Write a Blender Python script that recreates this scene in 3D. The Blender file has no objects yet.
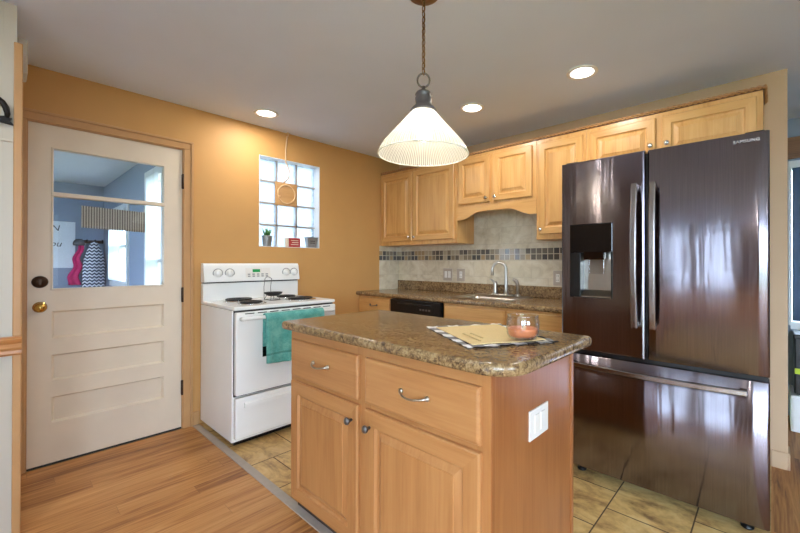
import bpy, bmesh, math, random
from mathutils import Vector, Matrix
random.seed(7)
PI = math.pi
S = bpy.context.scene
COL = S.collection

# ------------------------------------------------------------------ camera
cam_d = bpy.data.cameras.new('camera'); cam = bpy.data.objects.new('camera', cam_d); COL.objects.link(cam)
CAM = Vector((3.2303, -3.0668, 1.2124)); YAW = 0.7221; PITCH = 0.0036; ROLL = 0.0015
cam_d.sensor_fit = 'HORIZONTAL'; cam_d.sensor_width = 36.0
cam_d.lens = 384.63 * 36.0 / 800.0
cam_d.shift_x = -(433.4 - 400.0) / 800.0
cam_d.shift_y = (261.09 - 266.5) / 800.0
cam_d.clip_start = 0.02
cam.matrix_world = (Matrix.Translation(CAM) @ Matrix.Rotation(YAW, 4, 'Z') @ Matrix.Rotation(PI / 2 + PITCH, 4, 'X')
                    @ Matrix.Rotation(ROLL, 4, 'Z'))
S.camera = cam

# ------------------------------------------------------------------ world, view
S.view_settings.view_transform = 'Standard'; S.view_settings.look = 'None'
S.view_settings.gamma = 1.0; S.view_settings.use_curve_mapping = False
S.view_settings.exposure = 0.32
W = bpy.data.worlds.new('sky'); S.world = W; W.use_nodes = True
bg = W.node_tree.nodes['Background']; bg.inputs[0].default_value = (0.67, 0.82, 1.0, 1); bg.inputs[1].default_value = 17.0
S.cycles.max_bounces = 10; S.cycles.diffuse_bounces = 6; S.cycles.transparent_max_bounces = 12
S.cycles.caustics_reflective = False; S.cycles.caustics_refractive = False
S.cycles.sample_clamp_indirect = 6.0

CEIL = 2.356
DOWNLIGHT_W = 5.5
PENDANT_W = 1.6

def portal(name, loc, sx, sy, rot):
    d = bpy.data.lights.new(name, 'AREA'); d.shape = 'RECTANGLE'; d.size = sx; d.size_y = sy
    d.cycles.is_portal = True
    o = bpy.data.objects.new(name, d); COL.objects.link(o); o.location = loc; o.rotation_euler = rot
    return o

# ------------------------------------------------------------------ node helpers
def lin(c):
    return tuple(((v / 255.0) / 12.92 if v / 255.0 <= 0.04045 else ((v / 255.0 + 0.055) / 1.055) ** 2.4) for v in c) + (1.0,)

class NT:
    def __init__(s, name):
        s.m = bpy.data.materials.new(name); s.m.use_nodes = True; s.t = s.m.node_tree; s.t.nodes.clear()
        s.out = s.t.nodes.new('ShaderNodeOutputMaterial')
    def n(s, typ, **kw):
        x = s.t.nodes.new(typ)
        for k, v in kw.items(): setattr(x, k, v)
        return x
    def set(s, sock, v):
        if hasattr(v, 'is_output') or isinstance(v, bpy.types.NodeSocket): s.t.links.new(v, sock)
        elif isinstance(v, (int, float)) and hasattr(sock.default_value, '__len__'): sock.default_value = (v,) * len(sock.default_value)
        else: sock.default_value = v
    def math(s, op, a, b=0.0, c=0.0):
        x = s.n('ShaderNodeMath', operation=op)
        s.set(x.inputs[0], a); s.set(x.inputs[1], b); s.set(x.inputs[2], c); return x.outputs[0]
    def coord(s, which='Object'):
        return s.n('ShaderNodeTexCoord').outputs[which]
    def pos(s):
        return s.n('ShaderNodeNewGeometry').outputs['Position']
    def mapping(s, v, scale=(1, 1, 1), loc=(0, 0, 0), rot=(0, 0, 0)):
        x = s.n('ShaderNodeMapping'); s.set(x.inputs['Vector'], v)
        x.inputs['Scale'].default_value = scale; s.set(x.inputs['Location'], loc); x.inputs['Rotation'].default_value = rot
        return x.outputs[0]
    def sep(s, v):
        x = s.n('ShaderNodeSeparateXYZ'); s.set(x.inputs[0], v); return x.outputs
    def comb(s, a, b, c):
        x = s.n('ShaderNodeCombineXYZ')
        for i, v in enumerate((a, b, c)): s.set(x.inputs[i], v)
        return x.outputs[0]
    def noise(s, v, scale=5, detail=4, rough=0.5, dist=0.0):
        x = s.n('ShaderNodeTexNoise'); s.set(x.inputs['Vector'], v)
        x.inputs['Scale'].default_value = scale; x.inputs['Detail'].default_value = detail
        x.inputs['Roughness'].default_value = rough; x.inputs['Distortion'].default_value = dist
        return x.outputs['Fac']
    def voronoi(s, v, scale=5, out='Distance'):
        x = s.n('ShaderNodeTexVoronoi'); s.set(x.inputs['Vector'], v); x.inputs['Scale'].default_value = scale
        return x.outputs[out]
    def white(s, v):
        x = s.n('ShaderNodeTexWhiteNoise', noise_dimensions='3D'); s.set(x.inputs['Vector'], v); return x.outputs['Value']
    def ramp(s, f, stops, interp='LINEAR'):
        x = s.n('ShaderNodeValToRGB'); s.set(x.inputs[0], f); e = x.color_ramp.elements; x.color_ramp.interpolation = interp
        while len(e) > 1: e.remove(e[-1])
        e[0].position = stops[0][0]; e[0].color = stops[0][1]
        for p, c in stops[1:]:
            k = e.new(p); k.color = c
        return x.outputs[0]
    def mix(s, f, a, b, mode='MIX'):
        x = s.n('ShaderNodeMix', data_type='RGBA', blend_type=mode)
        s.set(x.inputs[0], f); s.set(x.inputs[6], a); s.set(x.inputs[7], b); return x.outputs[2]
    def bump(s, h, strength=0.2, dist=0.01):
        x = s.n('ShaderNodeBump'); x.inputs['Strength'].default_value = strength; x.inputs['Distance'].default_value = dist
        s.set(x.inputs['Height'], h); return x.outputs[0]
    def bsdf(s, color, rough=0.5, metal=0.0, normal=None, spec=0.5, coat=0.0, coat_rough=0.1, emis=None, estr=0.0, trans=0.0, sheen=0.0):
        x = s.n('ShaderNodeBsdfPrincipled')
        s.set(x.inputs['Base Color'], color); s.set(x.inputs['Roughness'], rough); s.set(x.inputs['Metallic'], metal)
        x.inputs['Specular IOR Level'].default_value = spec
        x.inputs['Coat Weight'].default_value = coat; x.inputs['Coat Roughness'].default_value = coat_rough
        x.inputs['Transmission Weight'].default_value = trans; x.inputs['Sheen Weight'].default_value = sheen
        if normal is not None: s.set(x.inputs['Normal'], normal)
        if emis is not None:
            x.inputs['Emission Color'].default_value = emis; x.inputs['Emission Strength'].default_value = estr
        s.t.links.new(x.outputs[0], s.out.inputs[0]); return x
    def surf(s, o): s.t.links.new(o, s.out.inputs[0])

M = {}
def plain(name, rgb, rough=0.5, metal=0.0, vary=0.06, scale=30, bump=0.0, **kw):
    t = NT(name); p = t.coord()
    n = t.noise(p, scale, 3)
    c = lin(rgb); d = tuple(v * (1 - vary) for v in c[:3]) + (1,); l = tuple(min(1, v * (1 + vary)) for v in c[:3]) + (1,)
    col = t.ramp(n, [(0.3, d), (0.7, l)])
    nm = t.bump(n, bump, 0.004) if bump else None
    t.bsdf(col, rough, metal, nm, **kw); M[name] = t.m; return t.m

def wood(name, light, mid, dark, axis='z', rough=0.38, coat=0.25, fine=1.0):
    t = NT(name); p = t.coord()
    rnd = t.n('ShaderNodeObjectInfo').outputs['Random']
    off = t.comb(t.math('MULTIPLY', rnd, 7.3), t.math('MULTIPLY', rnd, 3.1), t.math('MULTIPLY', rnd, 5.7))
    sc = {'x': (1.3, 9, 9), 'y': (9, 1.3, 9), 'z': (9, 9, 1.3)}[axis]
    sf = {'x': (2.5, 90, 90), 'y': (90, 2.5, 90), 'z': (90, 90, 2.5)}[axis]
    a = t.noise(t.mapping(p, sc, off), 1.6, 4, 0.55, 0.7)
    b = t.noise(t.mapping(p, sf, off), 1.0 * fine, 3, 0.6)
    f = t.math('ADD', t.math('MULTIPLY', a, 0.62), t.math('MULTIPLY', b, 0.38))
    f = t.math('ADD', f, t.math('MULTIPLY', t.math('SUBTRACT', rnd, 0.5), 0.06))
    col = t.ramp(f, [(0.33, lin(dark)), (0.48, lin(mid)), (0.66, lin(light))])
    t.bsdf(col, rough, 0, t.bump(b, 0.05, 0.002), coat=coat, coat_rough=0.25); M[name] = t.m; return t.m

# wall paint etc.
plain('tan_paint', (200, 152, 92), 0.55, vary=0.02, scale=6, bump=0.03, spec=0.35)
plain('tan_trim', (190, 146, 98), 0.4, vary=0.04, scale=12, spec=0.4)
plain('beige_lit_tan', (198, 166, 132), 0.6, vary=0.02, scale=6)  # same tan paint, the back wall's different light put into the colour
plain('cool_cast_ceiling', (216, 228, 250), 0.8, vary=0.015, scale=3, bump=0.02)  # white ceiling, cool daylight cast put into its colour
plain('cream_door_paint', (222, 207, 185), 0.42, vary=0.02, scale=8)
plain('white_panel_paint', (204, 198, 184), 0.5, vary=0.02, scale=8)
plain('blue_grey_paint', (148, 160, 180), 0.7, vary=0.03, scale=4)
plain('white_paint', (236, 236, 236), 0.45, vary=0.01, scale=8)
plain('dining_paint', (132, 112, 98), 0.7, vary=0.02, scale=4)
plain('white_enamel', (238, 238, 234), 0.22, vary=0.01, scale=8, coat=0.3)
plain('black_plastic', (16, 16, 17), 0.3, vary=0.1)
plain('black_glass', (8, 8, 9), 0.06, vary=0.05, coat=0.6)
plain('black_coil', (26, 25, 25), 0.45, 0.3)
plain('chrome', (215, 215, 212), 0.14, 1.0, vary=0.02)
plain('brushed_nickel', (190, 184, 174), 0.28, 1.0, vary=0.03)
plain('pewter', (112, 108, 106), 0.4, 0.8, vary=0.08)
plain('old_brass', (128, 96, 58), 0.4, 0.9, vary=0.12)
plain('brass', (200, 160, 84), 0.22, 1.0, vary=0.05)
plain('bronze', (70, 52, 40), 0.4, 0.8, vary=0.15)
plain('wrought_iron', (24, 20, 18), 0.5, 0.4, vary=0.15)
plain('fridge_handle_metal', (146, 138, 134), 0.27, 1.0, vary=0.03)
plain('fridge_side_grey', (122, 124, 130), 0.42, 0.2, vary=0.03)
plain('grey_strip', (176, 164, 152), 0.42, 0.1, vary=0.05)
plain('outlet_white', (228, 224, 216), 0.4, vary=0.01)
plain('outlet_taupe', (178, 164, 148), 0.4, vary=0.02)
plain('slot_dark', (40, 38, 36), 0.6)
plain('candle_wax', (240, 140, 90), 0.5, vary=0.08, scale=20)
plain('burlap', (222, 196, 142), 0.9, vary=0.08, scale=220, bump=0.4)
plain('print_brown', (196, 170, 118), 0.9)
plain('plant_green', (74, 128, 66), 0.55, vary=0.25, scale=40)
plain('galvanised', (150, 150, 148), 0.4, 0.6, vary=0.1)
plain('red_paint', (170, 48, 40), 0.6, vary=0.1)
plain('pale_wood_paint', (224, 208, 186), 0.7, vary=0.05)
plain('jute', (228, 192, 146), 0.9, vary=0.15, scale=120, bump=0.3)
plain('cord_white', (214, 184, 146), 0.7)
plain('magenta_cloth', (216, 30, 110), 0.8, vary=0.1)
plain('grey_cloth', (84, 88, 96), 0.9, vary=0.1)
plain('white_cloth', (238, 240, 244), 0.8, vary=0.03)
plain('lime_plastic', (190, 210, 40), 0.5)
plain('grass_ground', (120, 130, 96), 0.95, vary=0.2, scale=2)
plain('ink_dark', (58, 60, 66), 0.7)
plain('logo_silver', (206, 206, 210), 0.3, 0.6, vary=0.01)
plain('toe_kick_dark', (58, 48, 42), 0.6)

wood('maple_upright', (214, 166, 104), (205, 154, 90), (188, 136, 74), 'z')
wood('maple_level', (214, 166, 104), (205, 154, 90), (188, 136, 74), 'x')
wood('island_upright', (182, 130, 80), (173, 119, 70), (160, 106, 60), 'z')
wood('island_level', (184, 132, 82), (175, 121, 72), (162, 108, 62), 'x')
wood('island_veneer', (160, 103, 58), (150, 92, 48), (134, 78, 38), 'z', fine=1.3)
wood('rope_wood', (196, 146, 92), (180, 130, 80), (150, 100, 58), 'x')
wood('dark_maple', (120, 78, 44), (104, 66, 36), (84, 52, 28), 'x')
wood('brown_casing', (150, 104, 60), (130, 86, 46), (104, 66, 34), 'x')
wood('rail_wood', (212, 160, 104), (190, 132, 78), (150, 98, 54), 'y')
wood('plaque_wood', (206, 160, 104), (192, 144, 88), (170, 122, 70), 'y')

def mat_hardwood():
    t = NT('oak_planks'); x, y, z = t.sep(t.pos())
    PW, PL = 0.098, 1.25
    r = t.math('DIVIDE', x, PW); row = t.math('FLOOR', r)
    ro = t.white(t.comb(row, 3.0, 1.0))
    q = t.math('ADD', t.math('DIVIDE', y, PL), t.math('MULTIPLY', ro, 5.0)); colm = t.math('FLOOR', q)
    rnd = t.white(t.comb(row, colm, 2.0))
    gv = t.comb(t.math('ADD', t.math('MULTIPLY', x, 15.0), t.math('MULTIPLY', rnd, 30.0)), t.math('MULTIPLY', y, 0.9), rnd)
    g = t.noise(gv, 1.7, 5, 0.6, 1.4)
    fv = t.comb(t.math('MULTIPLY', x, 120.0), t.math('MULTIPLY', y, 4.0), rnd)
    fi = t.noise(fv, 1.0, 3, 0.6)
    f = t.math('ADD', t.math('ADD', t.math('MULTIPLY', g, 0.7), t.math('MULTIPLY', fi, 0.22)), t.math('MULTIPLY', rnd, 0.16))
    col = t.ramp(f, [(0.34, lin((118, 72, 36))), (0.45, lin((164, 108, 58))), (0.58, lin((192, 136, 80))), (0.75, lin((208, 156, 100)))])
    e1 = t.math('FRACT', r); e2 = t.math('FRACT', q)
    seam = t.math('MAXIMUM', t.math('LESS_THAN', e1, 0.012), t.math('LESS_THAN', e2, 0.0016))
    col = t.mix(t.math('MULTIPLY', seam, 0.45), col, lin((110, 70, 38)))
    t.bsdf(col, 0.42, 0, t.bump(fi, 0.04, 0.002), coat=0.04, coat_rough=0.2, spec=0.35); M['oak_planks'] = t.m
mat_hardwood()

def mat_tile():
    t = NT('slate_tile'); P = t.pos(); x, y, z = t.sep(P)
    T = 0.3425
    r = t.math('DIVIDE', t.math('SUBTRACT', x, 0.9), T); col_i = t.math('FLOOR', r)
    par = t.math('FLOORED_MODULO', col_i, 2.0)
    q = t.math('ADD', t.math('DIVIDE', t.math('ADD', y, 1.925), T), t.math('MULTIPLY', par, 0.5)); row_i = t.math('FLOOR', q)
    rnd = t.white(t.comb(col_i, row_i, 4.0))
    gx = t.math('FRACT', r); gy = t.math('FRACT', q)
    g = 0.0095
    m = t.math('MAXIMUM', t.math('MAXIMUM', t.math('LESS_THAN', gx, g), t.math('GREATER_THAN', gx, 1 - g)),
               t.math('MAXIMUM', t.math('LESS_THAN', gy, g), t.math('GREATER_THAN', gy, 1 - g)))
    sh = t.comb(t.math('ADD', t.math('MULTIPLY', x, 2.2), t.math('MULTIPLY', rnd, 40.0)), t.math('MULTIPLY', y, 4.5), t.math('MULTIPLY', rnd, 9.0))
    a = t.noise(sh, 1.6, 6, 0.62, 1.6); b = t.noise(P, 38, 4, 0.6)
    f = t.math('ADD', t.math('MULTIPLY', a, 0.8), t.math('MULTIPLY', b, 0.2))
    col = t.ramp(f, [(0.34, lin((136, 100, 56))), (0.44, lin((192, 154, 96))), (0.54, lin((222, 186, 120))), (0.68, lin((234, 210, 150)))])
    col = t.mix(t.math('MULTIPLY', rnd, 0.22), col, lin((178, 136, 80)))
    col = t.mix(m, col, lin((92, 72, 52)))
    h = t.math('SUBTRACT', t.math('MULTIPLY', a, 0.4), m)
    t.bsdf(col, t.math('ADD', 0.3, t.math('MULTIPLY', m, 0.5)), 0, t.bump(h, 0.35, 0.006), coat=0.1); M['slate_tile'] = t.m
mat_tile()

def mat_granite():
    t = NT('granite_laminate'); P = t.pos()
    a = t.noise(P, 62, 5, 0.72, 0.5); b = t.voronoi(P, 190, 'Distance'); c = t.noise(P, 10, 4, 0.6); d = t.noise(P, 320, 2, 0.5)
    f = t.math('ADD', t.math('ADD', t.math('MULTIPLY', a, 0.62), t.math('MULTIPLY', c, 0.22)), t.math('MULTIPLY', d, 0.2))
    col = t.ramp(f, [(0.38, lin((44, 32, 26))), (0.46, lin((94, 72, 50))), (0.53, lin((140, 112, 76))), (0.60, lin((168, 142, 102))), (0.70, lin((116, 104, 98)))])
    col = t.mix(t.math('MULTIPLY', t.math('LESS_THAN', b, 0.22), 0.5), col, lin((74, 62, 58)))
    t.bsdf(col, 0.2, 0, None, coat=0.15, coat_rough=0.06, spec=0.45); M['granite_laminate'] = t.m
mat_granite()

def mat_splash():
    t = NT('stone_tile'); P = t.pos(); x, y, z = t.sep(P)
    u = t.math('SUBTRACT', x, y)
    T = 0.152
    r = t.math('DIVIDE', t.math('SUBTRACT', z, 0.925), T); ri = t.math('FLOOR', r)
    q = t.math('ADD', t.math('DIVIDE', u, 0.305), t.math('MULTIPLY', t.math('FLOORED_MODULO', ri, 2.0), 0.5)); qi = t.math('FLOOR', q)
    rnd = t.white(t.comb(ri, qi, 1.0))
    m = t.math('MAXIMUM', t.math('LESS_THAN', t.math('FRACT', r), 0.022), t.math('LESS_THAN', t.math('FRACT', q), 0.011))
    a = t.noise(t.comb(t.math('ADD', u, t.math('MULTIPLY', rnd, 9.0)), z, rnd), 9, 6, 0.65, 0.8)
    col = t.ramp(a, [(0.3, lin((186, 170, 140))), (0.5, lin((212, 200, 174))), (0.7, lin((226, 218, 198)))])
    col = t.mix(t.math('MULTIPLY', rnd, 0.3), col, lin((204, 190, 156)))
    col = t.mix(t.math('MULTIPLY', m, 0.6), col, lin((178, 166, 142)))
    # mosaic band, two rows of small squares
    bz0, bz1 = 1.232, 1.336; C = 0.052
    cu = t.math('DIVIDE', u, C); cz = t.math('DIVIDE', t.math('SUBTRACT', z, bz0), C)
    br = t.white(t.comb(t.math('FLOOR', cu), t.math('FLOOR', cz), 7.0))
    bc = t.ramp(br, [(0.0, lin((92, 86, 76))), (0.2, lin((140, 126, 104))), (0.38, lin((112, 104, 92))), (0.55, lin((164, 140, 104))),
                     (0.7, lin((80, 78, 76))), (0.82, lin((178, 164, 138)))], 'CONSTANT')
    fx = t.math('FRACT', cu); fz = t.math('FRACT', cz)
    gm = t.math('MAXIMUM', t.math('LESS_THAN', fx, 0.14), t.math('LESS_THAN', fz, 0.12))
    bc = t.mix(gm, bc, lin((196, 184, 158)))
    inb = t.math('MULTIPLY', t.math('GREATER_THAN', z, bz0), t.math('LESS_THAN', z, bz1))
    col = t.mix(inb, col, bc)
    rough = t.math('SUBTRACT', 0.45, t.math('MULTIPLY', t.math('MULTIPLY', inb, t.math('SUBTRACT', 1.0, gm)), 0.3))
    t.bsdf(col, rough, 0, t.bump(t.math('SUBTRACT', a, m), 0.15, 0.004)); M['stone_tile'] = t.m
mat_splash()

def mat_steel():
    t = NT('dark_stainless'); P = t.coord(); x, y, z = t.sep(P)
    w = t.noise(t.comb(t.math('MULTIPLY', x, 7.0), 0.0, t.math('MULTIPLY', z, 0.8)), 1.0, 3, 0.5, 0.4)
    br = t.noise(t.comb(t.math('MULTIPLY', x, 300.0), 0.0, t.math('MULTIPLY', z, 3.0)), 1.0, 2, 0.5)
    col = t.ramp(br, [(0.3, lin((128, 121, 129))), (0.7, lin((140, 133, 141)))])
    bs = t.bsdf(col, t.math('ADD', 0.13, t.math('MULTIPLY', br, 0.05)), 1.0, t.bump(w, 0.25, 0.012))
    bs.inputs['Anisotropic'].default_value = 0.95
    tg = t.n('ShaderNodeTangent', direction_type='RADIAL', axis='X'); t.t.links.new(tg.outputs[0], bs.inputs['Tangent']); M['dark_stainless'] = t.m
mat_steel()

def mat_sheet_glass():
    t = NT('sheet_glass'); lw = t.n('ShaderNodeLayerWeight'); lw.inputs[0].default_value = 0.5
    tr = t.n('ShaderNodeBsdfTransparent'); tr.inputs[0].default_value = (0.96, 0.98, 1, 1)
    gl = t.n('ShaderNodeBsdfGlossy'); gl.inputs['Roughness'].default_value = 0.01
    f = t.math('ADD', t.math('MULTIPLY', t.math('POWER', lw.outputs['Facing'], 4.0), 0.6), 0.07)
    mx = t.n('ShaderNodeMixShader'); t.set(mx.inputs[0], f); t.t.links.new(tr.outputs[0], mx.inputs[1]); t.t.links.new(gl.outputs[0], mx.inputs[2])
    t.surf(mx.outputs[0]); M['sheet_glass'] = t.m
    t = NT('sheer_white'); tl = t.n('ShaderNodeBsdfTranslucent'); tl.inputs[0].default_value = (0.85, 0.87, 0.9, 1); df = t.n('ShaderNodeBsdfDiffuse'); df.inputs[0].default_value = (0.85, 0.86, 0.9, 1)
    mx = t.n('ShaderNodeMixShader'); mx.inputs[0].default_value = 0.2; t.t.links.new(tl.outputs[0], mx.inputs[1]); t.t.links.new(df.outputs[0], mx.inputs[2]); t.surf(mx.outputs[0]); M['sheer_white'] = t.m
mat_sheet_glass()

def mat_glass_block():
    t = NT('glass_block'); p = t.coord()
    nm = t.bump(t.noise(p, 26, 2, 0.5, 1.2), 0.5, 0.02)
    tr = t.n('ShaderNodeBsdfTransparent'); tr.inputs[0].default_value = (0.34, 0.37, 0.40, 1)
    tl = t.n('ShaderNodeBsdfTranslucent'); tl.inputs[0].default_value = (0.55, 0.58, 0.62, 1)
    gl = t.n('ShaderNodeBsdfGlossy'); gl.inputs['Roughness'].default_value = 0.06; t.set(gl.inputs['Normal'], nm)
    m1 = t.n('ShaderNodeMixShader'); t.set(m1.inputs[0], t.ramp(t.noise(p, 18, 3, 0.5, 1.0), [(0.3, (0.35,) * 3 + (1,)), (0.7, (0.75,) * 3 + (1,))]))
    t.t.links.new(tr.outputs[0], m1.inputs[1]); t.t.links.new(tl.outputs[0], m1.inputs[2])
    m2 = t.n('ShaderNodeMixShader'); m2.inputs[0].default_value = 0.12
    t.t.links.new(m1.outputs[0], m2.inputs[1]); t.t.links.new(gl.outputs[0], m2.inputs[2]); t.surf(m2.outputs[0]); M['glass_block'] = t.m
mat_glass_block()

def mat_shade():
    t = NT('ribbed_shade_glass')
    tr = t.n('ShaderNodeBsdfTransparent'); tr.inputs[0].default_value = (0.98, 0.98, 0.94, 1)
    tl = t.n('ShaderNodeBsdfTranslucent'); tl.inputs[0].default_value = (1, 0.98, 0.9, 1)
    df = t.n('ShaderNodeBsdfDiffuse'); df.inputs[0].default_value = (0.9, 0.9, 0.86, 1)
    gl = t.n('ShaderNodeBsdfGlossy'); gl.inputs['Roughness'].default_value = 0.1
    a = t.n('ShaderNodeMixShader'); a.inputs[0].default_value = 0.35; t.t.links.new(tl.outputs[0], a.inputs[1]); t.t.links.new(df.outputs[0], a.inputs[2])
    b = t.n('ShaderNodeMixShader'); b.inputs[0].default_value = 0.62; x, y, z = t.sep(t.coord()); an = t.math('ARCTAN2', y, x)
    rb = t.math('SINE', t.math('MULTIPLY', an, 120.0)); t.set(b.inputs[0], t.math('ADD', 0.50, t.math('MULTIPLY', rb, 0.22)))
    t.t.links.new(a.outputs[0], b.inputs[1]); t.t.links.new(tr.outputs[0], b.inputs[2])
    c = t.n('ShaderNodeMixShader'); c.inputs[0].default_value = 0.1; t.t.links.new(b.outputs[0], c.inputs[1]); t.t.links.new(gl.outputs[0], c.inputs[2])
    t.surf(c.outputs[0]); M['ribbed_shade_glass'] = t.m
mat_shade()
t = NT('rim_glass'); tl = t.n('ShaderNodeBsdfTranslucent'); tl.inputs[0].default_value = (0.95, 0.96, 0.92, 1); df = t.n('ShaderNodeBsdfDiffuse'); df.inputs[0].default_value = (0.95, 0.96, 0.92, 1)
mx = t.n('ShaderNodeMixShader'); mx.inputs[0].default_value = 0.5; t.t.links.new(tl.outputs[0], mx.inputs[1]); t.t.links.new(df.outputs[0], mx.inputs[2]); t.surf(mx.outputs[0]); M['rim_glass'] = t.m

def mat_emit(name, rgb, st):
    t = NT(name); e = t.n('ShaderNodeEmission'); e.inputs[0].default_value = rgb + (1,); e.inputs[1].default_value = st
    t.surf(e.outputs[0]); M[name] = t.m
mat_emit('lamp_glow', (1.0, 0.93, 0.80), 9.0)
mat_emit('bulb_glow', (1.0, 0.95, 0.84), 25.0)
mat_emit('clock_green', (0.05, 0.5, 0.14), 0.5)

def mat_towel():
    t = NT('teal_terry'); p = t.coord(); x, y, z = t.sep(p)
    n = t.noise(p, 260, 3, 0.7); c = t.noise(p, 14, 3, 0.6)
    f = t.math('ADD', t.math('MULTIPLY', n, 0.5), t.math('MULTIPLY', c, 0.5))
    col = t.ramp(f, [(0.35, lin((64, 140, 130))), (0.5, lin((98, 174, 162))), (0.66, lin((138, 202, 190)))])
    band = t.math('MULTIPLY', t.math('GREATER_THAN', z, 0.592), t.math('LESS_THAN', z, 0.606))
    col = t.mix(t.math('MULTIPLY', band, 0.55), col, lin((40, 110, 100)))
    t.bsdf(col, 0.95, 0, t.bump(n, 0.7, 0.006), spec=0.1, sheen=0.3); M['teal_terry'] = t.m
mat_towel()

def mat_check():
    t = NT('buffalo_check'); p = t.coord('UV'); x, y, z = t.sep(p)
    a = t.math('LESS_THAN', t.math('FRACT', t.math('MULTIPLY', x, 1.0)), 0.5)
    b = t.math('LESS_THAN', t.math('FRACT', t.math('MULTIPLY', y, 1.0)), 0.5)
    col = t.ramp(t.math('MULTIPLY', t.math('ADD', a, b), 0.5), [(0.0, lin((30, 30, 32))), (0.4, lin((136, 132, 132))), (0.8, lin((232, 230, 226)))], 'CONSTANT')
    t.bsdf(col, 0.9, 0, spec=0.1); M['buffalo_check'] = t.m
mat_check()

def mat_chevron():
    t = NT('chevron_cloth'); p = t.coord(); x, y, z = t.sep(p)
    zz = t.math('PINGPONG', y, 0.022)
    f = t.math('FRACT', t.math('MULTIPLY', t.math('ADD', z, t.math('MULTIPLY', zz, 1.0)), 24.0))
    col = t.mix(t.math('LESS_THAN', f, 0.5), lin((238, 240, 246)), lin((40, 50, 78)))
    t.bsdf(col, 0.85); M['chevron_cloth'] = t.m
mat_chevron()

def mat_stripe():
    t = NT('striped_slats'); p = t.coord(); x, y, z = t.sep(p)
    f = t.math('FRACT', t.math('MULTIPLY', y, 76.0))
    col = t.mix(t.math('LESS_THAN', f, 0.45), lin((216, 208, 194)), lin((128, 122, 114)))
    t.bsdf(col, 0.8, 0, t.bump(f, 0.2, 0.004)); M['striped_slats'] = t.m
mat_stripe()

def mat_bead():
    t = NT('beadboard_paint'); x, y, z = t.sep(t.pos())
    f = t.math('FRACT', t.math('MULTIPLY', y, 18.0))
    g = t.math('LESS_THAN', f, 0.08)
    t.bsdf(lin((198, 192, 178)), 0.45, 0, t.bump(t.math('SUBTRACT', 1.0, g), 0.8, 0.004)); M['beadboard_paint'] = t.m
mat_bead()

def mat_clear():
    t = NT('candle_glass'); lw = t.n('ShaderNodeLayerWeight'); lw.inputs[0].default_value = 0.5
    tr = t.n('ShaderNodeBsdfTransparent'); tr.inputs[0].default_value = (0.95, 0.96, 0.97, 1)
    gl = t.n('ShaderNodeBsdfGlossy'); gl.inputs['Roughness'].default_value = 0.03
    f = t.math('ADD', t.math('MULTIPLY', t.math('POWER', lw.outputs['Facing'], 2.5), 0.75), 0.07)
    mx = t.n('ShaderNodeMixShader'); t.set(mx.inputs[0], f); t.t.links.new(tr.outputs[0], mx.inputs[1]); t.t.links.new(gl.outputs[0], mx.inputs[2])
    t.surf(mx.outputs[0]); M['candle_glass'] = t.m
mat_clear()

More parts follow.
